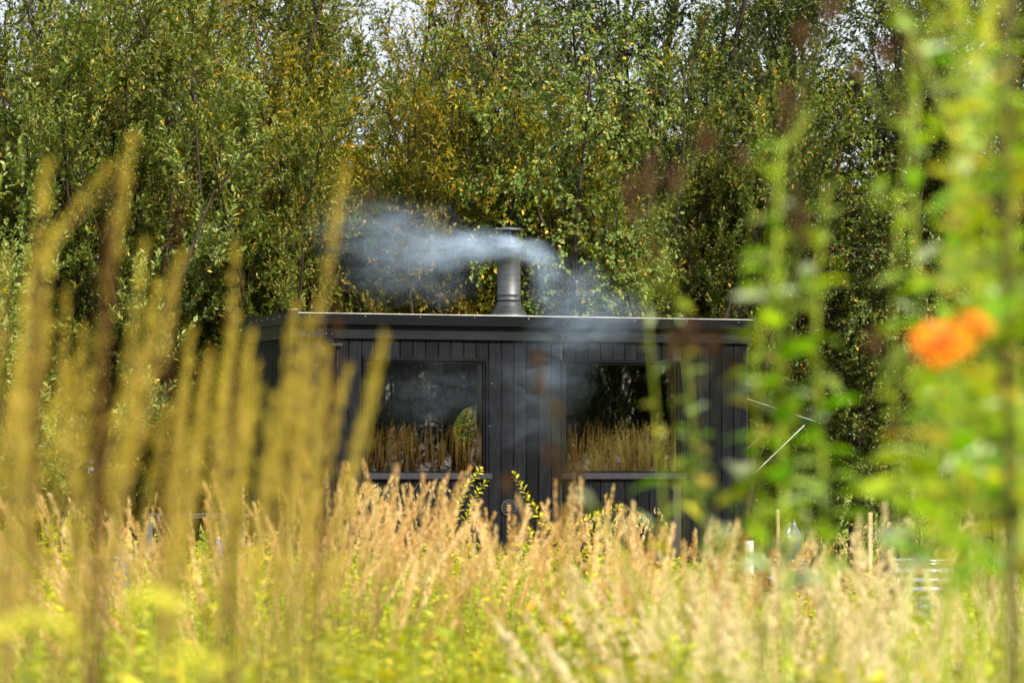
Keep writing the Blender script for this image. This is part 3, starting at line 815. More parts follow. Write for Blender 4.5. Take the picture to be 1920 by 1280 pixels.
# middle row, second rank and far rank
for i, (px, d, k, sc, rot) in enumerate(((-40, 43, 'willow_b', 1.25, 10), (90, 42.3, 'willow_a', 1.3, 60), (290, 43, 'willow_a', 1.35, 190), (420, 42.6, 'willow_b', 1.15, 250), (575, 43, 'gold', 1.1, 310),
        (720, 43.2, 'gold', .98, 40), (860, 42.8, 'gold', 1.0, 160), (1000, 43, 'willow_a', 1.08, 90), (1130, 42.4, 'willow_b', 1.0, 130), (1250, 43, 'willow_a', 1.1, 220), (1370, 43.3, 'willow_b', 1.05, 350))):
    plant_tree(k, 'willow_shrub', px, d, sc, rot, ORD[i] + ' willow from the left in the middle row of the wood behind the shrubs', 'middle row of willows')
for i, (px, d, k, rot) in enumerate(((-30, 50, 'alder', 200), (110, 51, 'tallgold', 30), (270, 52, 'alder', 90), (560, 52.5, 'alder', 150), (715, 53.5, 'alder', 15), (690, 51, 'tallgold', 330), (850, 53, 'tallgold', 200),  (1580, 50, 'alder', 20), (1700, 52, 'tall', 210), (1840, 53, 'tall', 60), (1950, 51, 'alder', 140))):
    plant_tree(k, 'woodland_tree', px, d, 1.0, rot, ORD[i] + ' tall tree from the left in the rear rank of the wood', 'second rank of the wood')
for i, (px, d, sc, rot) in enumerate(((1500, 47, .62, 20), (1880, 47, .55, 70), (1960, 48, .7, 150))):
    plant_tree('willow_b', 'undergrowth_bush', px, d, sc, rot, ('dark undergrowth bush under the trees just right of the awning', 'dark undergrowth bush low near the thick olive stem', 'dark undergrowth bush cut by the right edge')[i], 'undergrowth under the right hand trees', lmat='dark', cat='bush')
for i in range(44):
    px = -260 + i * 55; d = 135 + (i * 37 % 31)
    plant_tree(('tall', 'willow_b', 'alder', 'willow_a')[i % 4], 'distant_tree', px, d, (1.0 if i % 2 == 0 else 1.7) + .12 * (i % 3), i * 53, 'distant tree of the far field edge seen between the trunks', 'far trees beyond the green field')
# trees off to the right, mirrored in the window glass
for i in range(34):
    q = -12 + i * .85; off = (0, 3.0, 6.0)[i % 3]
    x = 28 + q * .77 + off * .63; y = -6 + q * .63 - off * .77
    o = plant_tree(('willow_b', 'alder', 'willow_a', 'tall')[i % 4], 'woodland_tree', 960, 10, (1.45, 1.05)[i % 2] + .1 * (i % 3), i * 71, 'dark tree mirrored in the cabin windows', 'trees mirrored in the cabin windows', lmat='dark')
    o.location = (x, y, 0)

# ------------------------------------------------------------------ meadow
rng = np.random.default_rng(77)
def spikes(rg, n, L, wid, axis_len, taper=1.0):
    """prototype of a narrow panicle along +z, base at 0: n thin spikelets"""
    V, F, rn = [], [], []
    for i in range(n):
        t = rg.uniform(0, 1) ** .8
        z = t * axis_len
        r_ = wid * (math.sin(math.pi * min(t * .82 + .12, 1)) ** .8) * rg.uniform(.15, 1) * taper
        a_ = rg.uniform(0, 2 * math.pi)
        c = np.array((r_ * math.cos(a_), r_ * math.sin(a_), z))
        d = np.array((math.cos(a_) * .30, math.sin(a_) * .30, 1.0)) + rg.normal(size=3) * .12; d /= np.linalg.norm(d)
        s = np.cross(d, rg.normal(size=3)); s /= np.linalg.norm(s)
        l = L * rg.uniform(.7, 1.3); w_ = L * .13
        k = len(V)
        V += [c, c + d * l * .45 + s * w_, c + d * l, c + d * l * .45 - s * w_]
        F.append((k, k + 1, k + 2, k + 3)); rn.append(rg.uniform())
    return np.array(V), np.array(F), np.array(rn)

def rotz_lean(rg, n, lean_mean, lean_sd, dirx=None):
    """unit stem directions"""
    az = rg.uniform(0, 2 * np.pi, n); l = np.abs(rg.normal(lean_mean, lean_sd, n))
    d = np.stack([np.cos(az) * np.sin(l), np.sin(az) * np.sin(l), np.cos(l)], -1)
    if dirx is not None: d = d + np.array(dirx)
    return norm(d)

def plume_field(name, pos, h, dirs, nsp, L, wid, plen, mats, label, seed, bend=.12, lens=None):
    rg = np.random.default_rng(seed)
    b = MB(); n = len(pos)
    protos = [spikes(rg, nsp, L, wid, plen) for _ in range(4)]
    side = norm(dirs * np.array((1, 1, 0)) + rg.normal(size=(n, 3)) * np.array((.4, .4, 0)))
    p0 = pos; p1 = pos + dirs * (h * .55)[:, None]; p2 = pos + dirs * h[:, None] + side * (bend * h * .6)[:, None] * rg.uniform(.1, 1, n)[:, None]
    b.tubes(np.stack([p0, p1, p2], 1), .0024, .0014, 3, rg.uniform(0, 1, n), 1)
    dd = norm(p2 - p1 + side * .05)
    fr = frames(np.cross(dd, np.tile((.3, .9, .1), (n, 1))), dd)
    fr = np.stack([fr[..., 0], np.cross(dd, fr[..., 0]), dd], -1)
    sc = rg.uniform(.75, 1.2, n)
    which = rg.integers(0, 4, n)
    for k in range(4):
        m_ = which == k
        if not m_.any(): continue
        pv, pf, pr = protos[k]
        T = (p2 - dd * (plen * .35))[m_]
        Mx = fr[m_] * sc[m_][:, None, None]
        q = len(b.Q)
        b.inst(pv, pf, Mx, T, np.zeros(m_.sum()), 0)
        base = rg.uniform(0, 1, m_.sum())
        b.qr[-1] = np.clip(np.repeat(base, len(pf)) * .55 + np.tile(pr, m_.sum()) * .45, 0, 1)
    o = b.obj(name, mats, smooth=False)
    tag(o, label, 'grass', kind='stuff')
    return o

def scatter(rg, n, d0, d1, x0px=-80, x1px=2000, keep=None):
    """points on the ground inside the view wedge, even per square metre"""
    d = np.sqrt(rg.uniform(d0 ** 2, d1 ** 2, n)); px = rg.uniform(x0px, x1px, n)
    if keep is not None:
        m_ = keep(px, d, rg.uniform(0, 1, n)); d = d[m_]; px = px[m_]
    p = np.stack([(px - 960) / FPX * d, d, np.zeros(len(d))], -1)
    return p, px, d
def in_cabin(p, mg=.25):
    q = p - np.array((A[0], A[1], 0)); c, s = math.cos(TH), math.sin(TH)
    u = q[:, 0] * c + q[:, 1] * s; v = -q[:, 0] * s + q[:, 1] * c
    return (u > -mg) & (u < W + mg) & (v > -mg) & (v < D + mg)

def cap_height(pos, h, extra=0.0):
    """keep the meadow's dense growth below the height it has across the photograph's view"""
    px = pos[:, 0] / pos[:, 1] * FPX + 960
    lim = np.interp(px, [0, 450, 600, 1150, 1250, 1380, 1410, 1510, 1540, 1640, 1665, 1790, 1815, 1920], [1000, 1000, 1015, 1020, 1050, 1060, 1110, 1110, 1070, 1070, 1165, 1165, 1070, 1060])
    top = CAM_H - (lim - 885 - extra) * pos[:, 1] / FPX
    return np.minimum(h, top * (1.03 - .30 * np.random.default_rng(len(pos)).uniform(0, 1, len(pos)) ** 1.5))

# green blades
def blades(name, pos, h, width, lean, matr, label, seed, segs=4):
    rg = np.random.default_rng(seed); n = len(pos); b = MB()
    az = rg.uniform(0, 2 * np.pi, n); s = np.stack([np.cos(az), np.sin(az), np.zeros(n)], -1); f = np.stack([-np.sin(az), np.cos(az), np.zeros(n)], -1)
    ln = np.abs(rg.normal(lean, lean * .6, n))
    t = np.linspace(0, 1, segs + 1)
    ctr = pos[:, None] + f[:, None] * (ln * h)[:, None, None] * (t ** 2)[None, :, None] + np.array((0, 0, 1.0)) * (h[:, None] * (t - .35 * np.minimum(ln, 1.2)[:, None] * t ** 3))[..., None]
    w_ = width * (1 - t ** 2.2) * rg.uniform(.6, 1.3, n)[:, None] + .0006
    Lf = ctr - s[:, None] * w_[..., None] * .5; Rt = ctr + s[:, None] * w_[..., None] * .5
    V = np.stack([Lf, Rt], 2).reshape(-1, 3)
    i = np.arange(segs)[None] * 2 + (np.arange(n) * (segs + 1) * 2)[:, None]
    F = np.stack([i, i + 1, i + 3, i + 2], -1).reshape(-1, 4)
    b.add(V, F, np.repeat(rg.uniform(0, 1, n), segs))
    return tag(b.obj(name, matr), label, 'grass', kind='stuff')

pos, px, d = scatter(rng, 16000, 7, 34)
pos = pos[~in_cabin(pos)]
blades('meadow_grass', pos, cap_height(pos, rng.uniform(.5, 1.15, len(pos))), .011, .30, M['grass'], 'green and yellowing grass blades of the meadow in front of the cabin', 5)
pos, px, d = scatter(rng, 9000, 36, 75, 300, 2100)
pos = pos[~in_cabin(pos)]
blades('field_grass', pos, rng.uniform(.12, .45, len(pos)), .012, .35, M['grass'], 'short green grass of the field under and behind the trees', 6, 3)

# leafy herbs filling the meadow
def herbs(name, pos, h, lsize, nl, matr, label, seed, lw=.26, kind='stuff'):
    rg = np.random.default_rng(seed); n = len(pos); b = MB()
    dirs = rotz_lean(rg, n, .10, .10)
    tip = pos + dirs * h[:, None]; mid = pos + dirs * (h * .5)[:, None] + rg.normal(size=(n, 3)) * .015
    b.tubes(np.stack([pos, mid, tip], 1), .003, .0015, 3, rg.uniform(.5, 1, n), 1)
    t = rg.uniform(.25, 1.0, (n, nl))
    a = (pos[:, None] + (tip - pos)[:, None] * t[..., None]).reshape(-1, 3)
    nn = len(a); az = rg.uniform(0, 2 * np.pi, nn)
    ld = norm(np.stack([np.cos(az), np.sin(az), rg.uniform(-.1, .9, nn)], -1))
    up = norm(np.array((0, 0, 1.0)) + rand_unit(rg, nn) * .6)
    sz = lsize * rg.uniform(.6, 1.25, nn) * (1.15 - .5 * t.ravel())
    pv, pf = leafproto(lw)
    base = np.repeat(rg.uniform(0, 1, n), nl)
    b.inst(pv, pf, frames(ld, up) * sz[:, None, None], a, np.clip(base * .6 + rg.uniform(0, 1, nn) * .4, 0, 1))
    return tag(b.obj(name, [matr, M['fgstem']], smooth=False), label, 'plants', kind=kind)
pos, px, d = scatter(rng, 4200, 7.5, 33)
pos = pos[~in_cabin(pos, .35)]; d = pos[:, 1]
herbs('leafy_herbs', pos, cap_height(pos, rng.uniform(.55, 1.15, len(pos))), .080, 24, M['lime'], 'yellow green leafy herbs growing through the meadow grass', 8)
pos, px, d = scatter(rng, 420, 6.8, 11.5)
herbs('near_leafy_herbs', pos, rng.uniform(.9, 1.09, len(pos)), .070, 30, M['lime'], 'blurred yellow green leafy herbs along the bottom edge', 18)
pos, px, d = scatter(rng, 2400, 7, 13)
blades('near_grass', pos, rng.uniform(.85, 1.12, len(pos)), .008, .22, M['grass'], 'blurred long green grass blades along the bottom edge', 19)
pos, px, d = scatter(rng, 190, 24, 31, 1270, 1660)
herbs('red_leaved_herbs', pos, cap_height(pos, rng.uniform(.6, 1.1, len(pos)), 35), .09, 22, M['redleaf'], 'reddening leafy stems between the cabin and the round steel tub', 9)
pos, px, d = scatter(rng, 110, 15, 24, -40, 170)
herbs('yellow_leaved_herbs', pos, rng.uniform(.9, 1.35, len(pos)), .07, 34, M['golden'], 'bright yellow leafy stems low at the left edge', 10)

# feather grass: the mass of tan seed heads
def hgt(px, d, rg, base):
    return base + rg.normal(0, .09, len(d))
def clumps(rg, n, d0, d1, x0, x1, k0, k1, hm, hs, fan, tilt):
    """stems fanning out from tufts; tilt(px) leans a whole tuft sideways"""
    c, px, d = scatter(rg, n, d0, d1, x0, x1)
    P_, D_, H_ = [], [], []
    for ci, pxi in zip(c, px):
        k = rg.integers(k0, k1); az = rg.uniform(0, 2 * np.pi, k); r_ = np.sqrt(rg.uniform(0, 1, k))
        off = np.stack([np.cos(az), np.sin(az), np.zeros(k)], -1) * r_[:, None]
        P_.append(ci + off * .10)
        tl = tilt(pxi) + rg.normal(0, .07)
        D_.append(norm(np.array((tl, 0, 1.0)) + off * fan + rg.normal(size=(k, 3)) * .035)); H_.append(hm + rg.normal(0, hs * .7) + rg.normal(0, hs, k) - .25 * (r_ ** 2) * fan)
    return np.concatenate(P_), np.concatenate(D_), np.concatenate(H_)
pos, dirs, h = clumps(rng, 44, 9.5, 19, -40, 1300, 7, 17, 1.24, .11, .44, lambda q: -.55 if q < 470 else .13)
tip_px = (pos[:, 0] + dirs[:, 0] * h) / (pos[:, 1] + dirs[:, 1] * h) * FPX + 960
lim_ = np.interp(tip_px, [0, 500, 640, 830, 850, 930, 950, 1020, 1040, 1130, 1160, 1300], [970, 960, 925, 940, 1000, 1000, 995, 995, 940, 960, 1030, 1040])
h = np.clip(np.minimum(h, (CAM_H - (lim_ - 885) * pos[:, 1] / FPX) * 1.0 - .08), .7, 1.55); m_ = ~in_cabin(pos, .4)
plume_field('feather_grass', pos[m_], h[m_], dirs[m_], 150, .018, .0095, .33, [M['tanplume'], M['straw']], 'tufts of tan feather grass with narrow seed heads in the meadow', 21, bend=.24)
pos, dirs, h = clumps(rng, 9, 15, 24, 100, 1350, 7, 15, 1.12, .10, .32, lambda q: .04)
m_ = ~in_cabin(pos, .4)
plume_field('low_feather_grass', pos[m_], np.clip(h, .7, 1.35)[m_], dirs[m_], 90, .019, .0085, .24, [M['tanplume'], M['straw']], 'lower tufts of feather grass nearer the cabin', 24)
pos, dirs, h = clumps(rng, 38, 7.5, 14, 1250, 2000, 9, 18, 1.02, .10, .50, lambda q: .03)
px = pos[:, 0] / pos[:, 1] * FPX + 960
m_ = ~((((px > 1410) & (px < 1510)) | ((px > 1670) & (px < 1800))) & (rng.uniform(0, 1, len(px)) < .85))
plume_field('straw_grass', pos[m_], np.clip(h, .75, 1.4)[m_], dirs[m_], 120, .022, .012, .28, [M['cream'], M['straw']], 'pale straw grass with loose seed heads at the lower right', 22, bend=.26)
# reed stand mirrored in the windows, off to the right
rg = np.random.default_rng(5)
n = 640
tq = rg.uniform(9.3, 12.5, n); sq = rg.uniform(-.15, 1.1, n)
ptL = np.array((-1.2, 33.8)); ptR = np.array((1.25, 34.65)); dL = np.array((.604, -.797)); dR = np.array((.659, -.753))
pp = (ptL + (ptR - ptL) * sq[:, None]) + (dL + (dR - dL) * sq[:, None]) * tq[:, None]
pos = np.concatenate([pp, np.zeros((n, 1))], 1)
h = 1.62 + rg.uniform(0, .38, n)
plume_field('reed_grass', pos, h, rotz_lean(rg, n, .06, .06), 80, .016, .0065, .36, [M['backplume'], M['backplume']], 'tall brown reed grass mirrored in the cabin windows', 23, bend=.05)

n = 320
az = rg.uniform(0, 6.283, n); r_ = np.sqrt(rg.uniform(0, 1, n))
off = np.stack([np.cos(az), np.sin(az), np.zeros(n)], -1) * r_[:, None]
pos = np.array((7.6, 27.6, 0)) + off * .22
plume_field('plume_grass', pos, 1.95 - .55 * r_ ** 2 + rg.normal(0, .05, n), norm(np.array((0, 0, 1.0)) + off * .45), 110, .016, .026, .34, [M['cream'], M['backplume']], 'fluffy pale grass mound mirrored in the right window', 25, bend=.05)
# individual feather grass stalks standing out of the mass
def stalk_mesh(seed, h, plen, wid, nsp, L, bend, m_head, m_stem, stem_r=.0016, leafy=True):
    rg = np.random.default_rng(seed)
    b = MB(); pts = []
    for t in np.linspace(0, 1, 7): pts.append((bend * h * t ** 2.2, 0, h * t * (1 - .12 * bend * t)))
    b.tube(np.array(pts), np.linspace(stem_r * 1.5, stem_r, 7), 5, .5)
    if leafy:
        for k in range(2):
            z = h * rg.uniform(.2, .45); a_ = rg.uniform(0, 6.28); ll = rg.uniform(.25, .4)
            c = np.array([(math.cos(a_) * ll * t * .5, math.sin(a_) * ll * t * .5, z + ll * (t - .45 * t * t)) for t in np.linspace(0, 1, 5)])
            sd_ = np.array((-math.sin(a_), math.cos(a_), 0)) * .004
            V = np.concatenate([c - sd_ * np.linspace(1, .1, 5)[:, None], c + sd_ * np.linspace(1, .1, 5)[:, None]])
            b.add(V, [(i, i + 1, i + 6, i + 5) for i in range(4)], .3)
    stem = b.mesh('stem', m_stem)
    hb = MB(); V, F, rn = spikes(rg, nsp, L, wid, plen)
    # follow the bend of the stem
    t = 1 - (plen * .82 - V[:, 2]) / h
    V = V + np.stack([bend * h * np.clip(t, 0, 1.2) ** 2.2, np.zeros(len(V)), np.full(len(V), h * (1 - .12 * bend) - plen * .82)], -1)
    hb.add(V, F, rn)
    return stem, hb.mesh('seed_head', m_head, smooth=False)
def put_stalk(name, ms, loc, rz, sc, label, group, cat='grass stalk'):
    o = empty(name, loc, rz); o.scale = (sc,) * 3
    link('stem', ms[0], o); link('seed_head', ms[1], o)
    return tag(o, label, cat, group)

MID = [stalk_mesh(40 + i, 1.5, .28, .0085, 130, .018, bd, M['tanplume'], M['straw']) for i, bd in enumerate((.02, .06, .10, .16))]
rm = random.Random(9)
def tip_height(py, d): return CAM_H - (py - 885) / FPX * d
for i in range(50):
    px = rm.uniform(560, 1120) if i < 34 else rm.uniform(150, 560)
    d = rm.uniform(11.5, 19)
    py = rm.uniform(905, 1040) if px > 560 else rm.uniform(950, 1090)
    if 835 < px < 1025 or px > 1140: py += 85
    z = tip_height(py, d)
    right = px > 560
    put_stalk('feather_grass_stalk', MID[rm.randrange(4)], G(px, d), (rm.uniform(-.9, .9) if right else math.pi + rm.uniform(-.6, .6)), z / 1.5,
              ('tan feather grass stalk standing below the left window' if px < 912 else 'tan feather grass stalk standing below the wall between the windows' if px < 1050 else 'tan feather grass stalk standing below the right window') if right else ('tan feather grass stalk leaning left of the banded pole' if px < 450 else 'tan feather grass stalk leaning between the banded pole and the cabin end'),
              'feather grass stalks before the cabin' if right else 'leaning feather grass stalks at lower left')
# golden plumes close to the lens at left
NEAR = [stalk_mesh(60 + i, 1.6, .42, .0095, 210, .014, bd, M['yplume'], M['straw'], .0018) for i, bd in enumerate((.01, .03, .05, .09))]
NEARB = [stalk_mesh(70 + i, 1.6, .48, .0100, 260, .012, bd, M['brownplume'], M['brownplume'], .0026) for i, bd in enumerate((.01, .03))]
#  px of tip, py of tip, depth, bend direction (1 right, -1 left), variant
TIPS = [(22, 300, 4.6, -1, 0), (60, 355, 5.0, 1, 1), (95, 470, 5.2, 1, 1), (10, 520, 5.0, 1, 0), (40, 560, 5.6, 1, 2), (140, 520, 5.2, -1, 1), (120, 590, 5.4, 1, 0),
        (232, 300, 5.0, 1, 2), (165, 640, 5.8, 1, 1), (275, 490, 5.0, 1, 1), (258, 560, 5.5, 1, 2), (300, 500, 5.3, 1, 2), (290, 620, 5.2, -1, 0), (345, 650, 5.4, 1, 1), (232, 650, 5.2, 1, 0),
        (205, 700, 5.6, -1, 1), (435, 500, 6.0, 1, 0), (420, 640, 5.4, 1, 3), (445, 680, 5.4, 1, 2), (390, 690, 5.1, 1, 1), (480, 700, 5.7, 1, 1), (465, 660, 5.2, 1, 2), (510, 690, 5.4, -1, 0),
        (555, 600, 5.8, 1, 1), (585, 640, 5.3, 1, 2), (560, 700, 5.2, 1, 1), (668, 350, 5.2, 1, 3), (700, 660, 5.0, 1, 3), (640, 690, 5.6, 1, 1), (530, 740, 5.0, 1, 2), (350, 720, 5.0, 1, 2),
        (70, 640, 5.0, 1, 1), (15, 640, 5.3, -1, 0), (180, 760, 5.0, 1, 0), (320, 760, 5.2, 1, 1), (250, 740, 4.9, 1, 2), (410, 770, 5.0, 1, 1), (600, 730, 5.4, 1, 0), (100, 720, 5.0, -1, 1),
        (45, 730, 4.8, 1, 0), (485, 780, 4.9, 1, 2), (145, 820, 4.7, 1, 1), (560, 800, 4.8, 1, 1), (380, 830, 4.7, 1, 0), (215, 850, 4.7, 1, 2), (300, 860, 4.6, 1, 1), (20, 840, 4.6, 1, 1)]
TIPS = [q for q in TIPS if q[1] < 790 and q[:2] not in ((15, 640), (232, 650))] + [(55, 660, 5.4, 1, 1), (130, 700, 5.1, 1, 2), (260, 690, 5.5, 1, 1), (305, 720, 5.0, -1, 0), (475, 740, 5.3, 1, 1), (540, 660, 5.6, 1, 0), (570, 760, 5.0, 1, 2), (655, 780, 5.2, 1, 2), (375, 760, 5.6, 1, 2), (190, 790, 5.2, 1, 1), (30, 700, 5.3, 1, 2), (85, 760, 5.0, 1, 1), (5, 770, 5.1, 1, 1), (160, 730, 5.5, 1, 2), (225, 760, 5.3, 1, 1), (285, 790, 5.1, 1, 2), (340, 700, 5.6, 1, 1), (430, 720, 5.2, 1, 2), (455, 790, 5.4, 1, 1), (515, 780, 5.2, 1, 2), (605, 690, 5.5, 1, 2), (630, 760, 5.2, 1, 1)]
for i, (px, py, d, s, v) in enumerate(TIPS):
    d *= 1.10; py += 45
    z = tip_height(py, d); sc = z / 1.6
    bd = (.01, .03, .05, .09)[v] * 1.6 * sc
    loc = G(px, d); loc[0] -= s * bd
    reg = ('by the left edge' if px < 72 else 'between the two leftmost brown stalks' if px < 205 else 'right of the tall brown stalk' if px < 328 else 'between the last brown stalk and the cabin' if px < 450 else 'in front of the cabin left end')
    lb = 'blurred golden grass plume, ' + ('tall' if py < 600 else 'medium' if py < 700 else 'short') + ', ' + reg
    gr = 'golden grass plumes close to the camera at left'
    if i == 7: lb = 'tallest golden plume left of the cabin, tip bending right'
    if (px, py) == (668, 350): lb = 'blurred golden plume leaning in front of the cabin left roof corner'
    if (px, py) == (700, 660): lb = 'blurred golden plume leaning across the left edge of the left window'
    la = R(rm.gauss(2.5, 3.0)); loc[0] -= z * math.sin(la)
    ok_ = put_stalk('golden_grass_plume', NEAR[v], loc, (0 if s > 0 else math.pi) + rm.uniform(-.3, .3), sc, lb, gr if lb.startswith('blurred golden grass') else 'single golden plumes at left', 'grass plume')
    ok_.rotation_mode = 'ZYX'; ok_.rotation_euler = (0, la if s > 0 else -la, ok_.rotation_euler.z)
    w_ = rm.uniform(.75, 1.25); ok_.scale = (sc * w_, sc * w_, sc)
for (px, py, d, s, v, lb) in ((72, 470, 4.9, 1, 0, 'dark brown stalk among the golden plumes nearest the left edge'), (208, 390, 5.0, 1, 1, 'tall dark brown stalk beside the tallest golden plume'),
                              (328, 455, 5.4, 1, 1, 'dark brown stalk midway between the left edge and the cabin'), (196, 560, 5.0, 1, 0, 'short dark brown stalk crossing the tall brown one'),
                              (625, 640, 5.2, 1, 1, 'dark brown stalk in front of the cabin left end'), (440, 560, 5.8, 1, 0, 'dark brown stalk just left of the cabin')):
    d *= 1.10; py += 40; z = tip_height(py, d); sc = z / 1.6; loc = G(px, d); loc[0] -= (.01, .03)[v] * 1.6 * sc
    put_stalk('brown_seed_stalk', NEARB[v], loc, rm.uniform(-.2, .2), sc, lb, 'dark brown seed stalks at left', 'seed stalk')
# bent plume: a leaning head that crosses the tallest plume
b = MB(); rg = np.random.default_rng(3)
pts = np.array([P(60, 655, 5.9) * (1, 1, 0), P(50, 935, 5.9), P(75, 505, 5.9), P(130, 425, 5.9), P(215, 345, 5.9)])
ob = empty('golden_grass_plume', (pts[0][0], pts[0][1], 0)); tag(ob, 'golden plume arching over to the right towards the tallest plume', 'grass plume')
b.tube(pts - pts[0], np.linspace(.003, .0015, 5), 5); b.obj('stem', M['straw'], ob)
hb = MB(); V, F, rn = spikes(rg, 200, .018, .011, .40)
tz = np.clip(V[:, 2] / .40, 0, 1)
sg = np.array([np.interp(tz, np.linspace(0, 1, 3), (pts - pts[0])[2:, k]) for k in range(3)]).T
hb.add(sg + V * np.array((1, 1, .1)), F, rn); hb.obj('seed_head', M['yplume'], ob, smooth=False)

# drooping oat grass clumps against the dark wall
def oat_clump(px, py, d, n, label, seed, spread=.10, group='drooping oat grass'):
    rg = np.random.default_rng(seed); base = G(px, d); o = empty('oat_grass', base); tag(o, label, 'grass', group)
    st, sk = MB(), MB()
    ztop = tip_height(py, d)
    for i in range(n):
        az = rg.uniform(0, 6.28); bx = rg.normal(0, spread * .4); hh = ztop * rg.uniform(.93, 1.02); reach = rg.uniform(.10, .26)
        dx, dy = math.cos(az) * reach, math.sin(az) * reach * .5
        pts = np.array([(bx * .4, 0, 0), (bx, 0, hh * .6), (bx + dx * .25, dy * .25, hh * .93), (bx + dx * .7, dy * .7, hh), (bx + dx * 1.2, dy, hh - .06), (bx + dx * 1.5, dy * 1.2, hh - .16)])
        st.tube(pts, np.linspace(.0022, .0008, 6), 4, rg.uniform())
        k = 16; t = rg.uniform(.52, 1, k) * 5
        ii = np.minimum(t.astype(int), 4); a = pts[ii] + (pts[ii + 1] - pts[ii]) * (t - ii)[:, None]
        ld = norm(np.stack([rg.normal(0, .45, k) + np.sign(dx) * .3, rg.normal(0, .4, k), -np.ones(k)], -1))
        pv, pf = leafproto(.17)
        sk.inst(pv, pf, frames(ld, rand_unit(rg, k)) * rg.uniform(.026, .042, k)[:, None, None], a + ld * .012, rg.uniform(0, 1, k))
    st.obj('stem', M['straw'], o); sk.obj('spikelets', M['oat'], o, smooth=False)
oat_clump(1195, 952, 27.0, 15, 'dark outlined oat grass arching over at the foot of the right window', 1, .2)
oat_clump(715, 905, 26.5, 8, 'oat grass nodding below the left end of the left window sill', 2)
oat_clump(785, 902, 27.0, 8, 'oat grass nodding below the middle of the left window sill', 3)
oat_clump(110, 935, 22.0, 10, 'oat grass nodding at the far left above the yellow leaves', 4, .2)
oat_clump(1690, 975, 25, 10, 'oat grass nodding beside the tall wooden stake', 6, .2)
oat_clump(1560, 990, 26, 9, 'oat grass nodding between the two wooden stakes', 7, .2)

# golden leaved arching twigs
def twig_shrub(name, base_px, d, lines, label, seed, lsize=.072, m='golden', cat='shrub', step=.014):
    rg = np.random.default_rng(seed); base = G(base_px, d); o = empty(name, base); tag(o, label, cat)
    for ln in lines:
        pts = np.array([P(x, y, d) for x, y in ln]) - base
        pts = np.vstack([[(pts[0][0] * .5, 0, 0)], pts])
        st = MB(); st.tube(pts, np.linspace(.006, .0022, len(pts)), 5); so = st.obj('branch', M['redtwig'], o)
        seg = np.linalg.norm(np.diff(pts, axis=0), axis=1); cum = np.concatenate([[0], np.cumsum(seg)])
        s = np.arange(max(cum[1] - .35, 0), cum[-1], step); a = np.array([np.interp(s, cum, pts[:, k]) for k in range(3)]).T
        dd = norm(np.gradient(a, axis=0)); k = len(a)
        az = np.arange(k) * 2.4 + rg.uniform(0, .6, k)
        e1 = norm(np.cross(dd, np.tile((0.1, 1, .1), (k, 1)))); e2 = np.cross(dd, e1)
        ld = norm(dd * .45 + e1 * np.cos(az)[:, None] + e2 * np.sin(az)[:, None] + np.array((0, 0, .15)))
        pv, pf = leafproto(.24)
        sz = lsize * rg.uniform(.7, 1.15, k) * np.linspace(1.1, .7, k)
        lb_ = MB(); lb_.inst(pv, pf, frames(ld, norm(np.array((0, 0, 1.)) + rand_unit(rg, k) * .5)) * sz[:, None, None], a, rg.uniform(0, 1, k))
        lo = lb_.obj('leaves', M[m], so, smooth=False)
    return o
twig_shrub('golden_shrub', 870, 27.0, [[(868, 1060), (850, 980), (870, 920), (903, 878)], [(880, 1050), (872, 980), (890, 930), (912, 900)], [(845, 1060), (840, 1000), (858, 950)]], 'golden leaved twigs arching up in front of the left window corner', 31)
twig_shrub('golden_shrub', 1030, 27.4, [[(1050, 1060), (1020, 980), (985, 925), (962, 886)], [(1040, 1060), (1060, 1000), (1100, 975), (1165, 948)], [(1060, 1060), (1080, 1005), (1120, 990)], [(1030, 1070), (1040, 1010), (1030, 985)], [(1075, 1070), (1100, 1030), (1110, 1000)], [(1010, 1070), (1005, 1020), (990, 990)], [(1090, 1070), (1115, 1020), (1140, 985)], [(1060, 1070), (1070, 1010), (1065, 965)]], 'golden leaved shrub with twigs arching both ways below the wall between the windows', 32)
twig_shrub('golden_shrub', 680, 26.5, [[(672, 1060), (676, 1010), (668, 972)], [(690, 1060), (692, 1010), (684, 975)], [(705, 1060), (706, 1020), (712, 990)]], 'upright bright yellow shrub below the left end of the cabin window sill', 33, .05)

# ------------------------------------------------------------------ small things by the cabin
# round galvanised tubs
def tub(px, py_top, d, rad, hgt_, label):
    z1 = tip_height(py_top, d); o = empty('steel_tub', G(px, d)); tag(o, label, 'tub', 'round galvanised tubs')
    z0 = 0.0
    prof = [(0, z0 + .02), (rad * .96, z0 + .02), (rad * .98, z0)]
    nz_ = 11
    for k in range(nz_):
        z = z0 + (z1 - z0) * (k + .5) / nz_
        big = k in (2, 3, 7, 8, 9)
        prof += [(rad, z - .022), (rad + (.014 if big else .003), z), (rad, z + .022)]
    prof += [(rad, z1 - .02)]
    b = MB(); b.lathe(prof, 48); b.obj('body', M['galv'], o)
    b = MB(); b.tube([((rad + .004) * math.cos(a_), (rad + .004) * math.sin(a_), z1 - .012) for a_ in th2], .012, 8); b.obj('rim', M['galv'], o)
    b = MB(); b.lathe([(rad - .003, z1 - .02), (rad - .006, z0 + .05), (0, z0 + .05)], 48); b.obj('inner_wall', M['galv'], o)
    for s in (-1, 1):
        b = MB(); b.tube([(s * (rad + .002), -.06, z1 - .13), (s * (rad + .035), -.05, z1 - .16), (s * (rad + .035), .05, z1 - .16), (s * (rad + .002), .06, z1 - .13)], .006, 6); b.obj('handle', M['galv'], o)
tub(1727, 1047, 29.5, .265, .8, 'round galvanised steel tub at the right behind the straw grass')
tub(1470, 1047, 30.5, .20, .8, 'round galvanised steel tub between the white board and the red leaved stems')
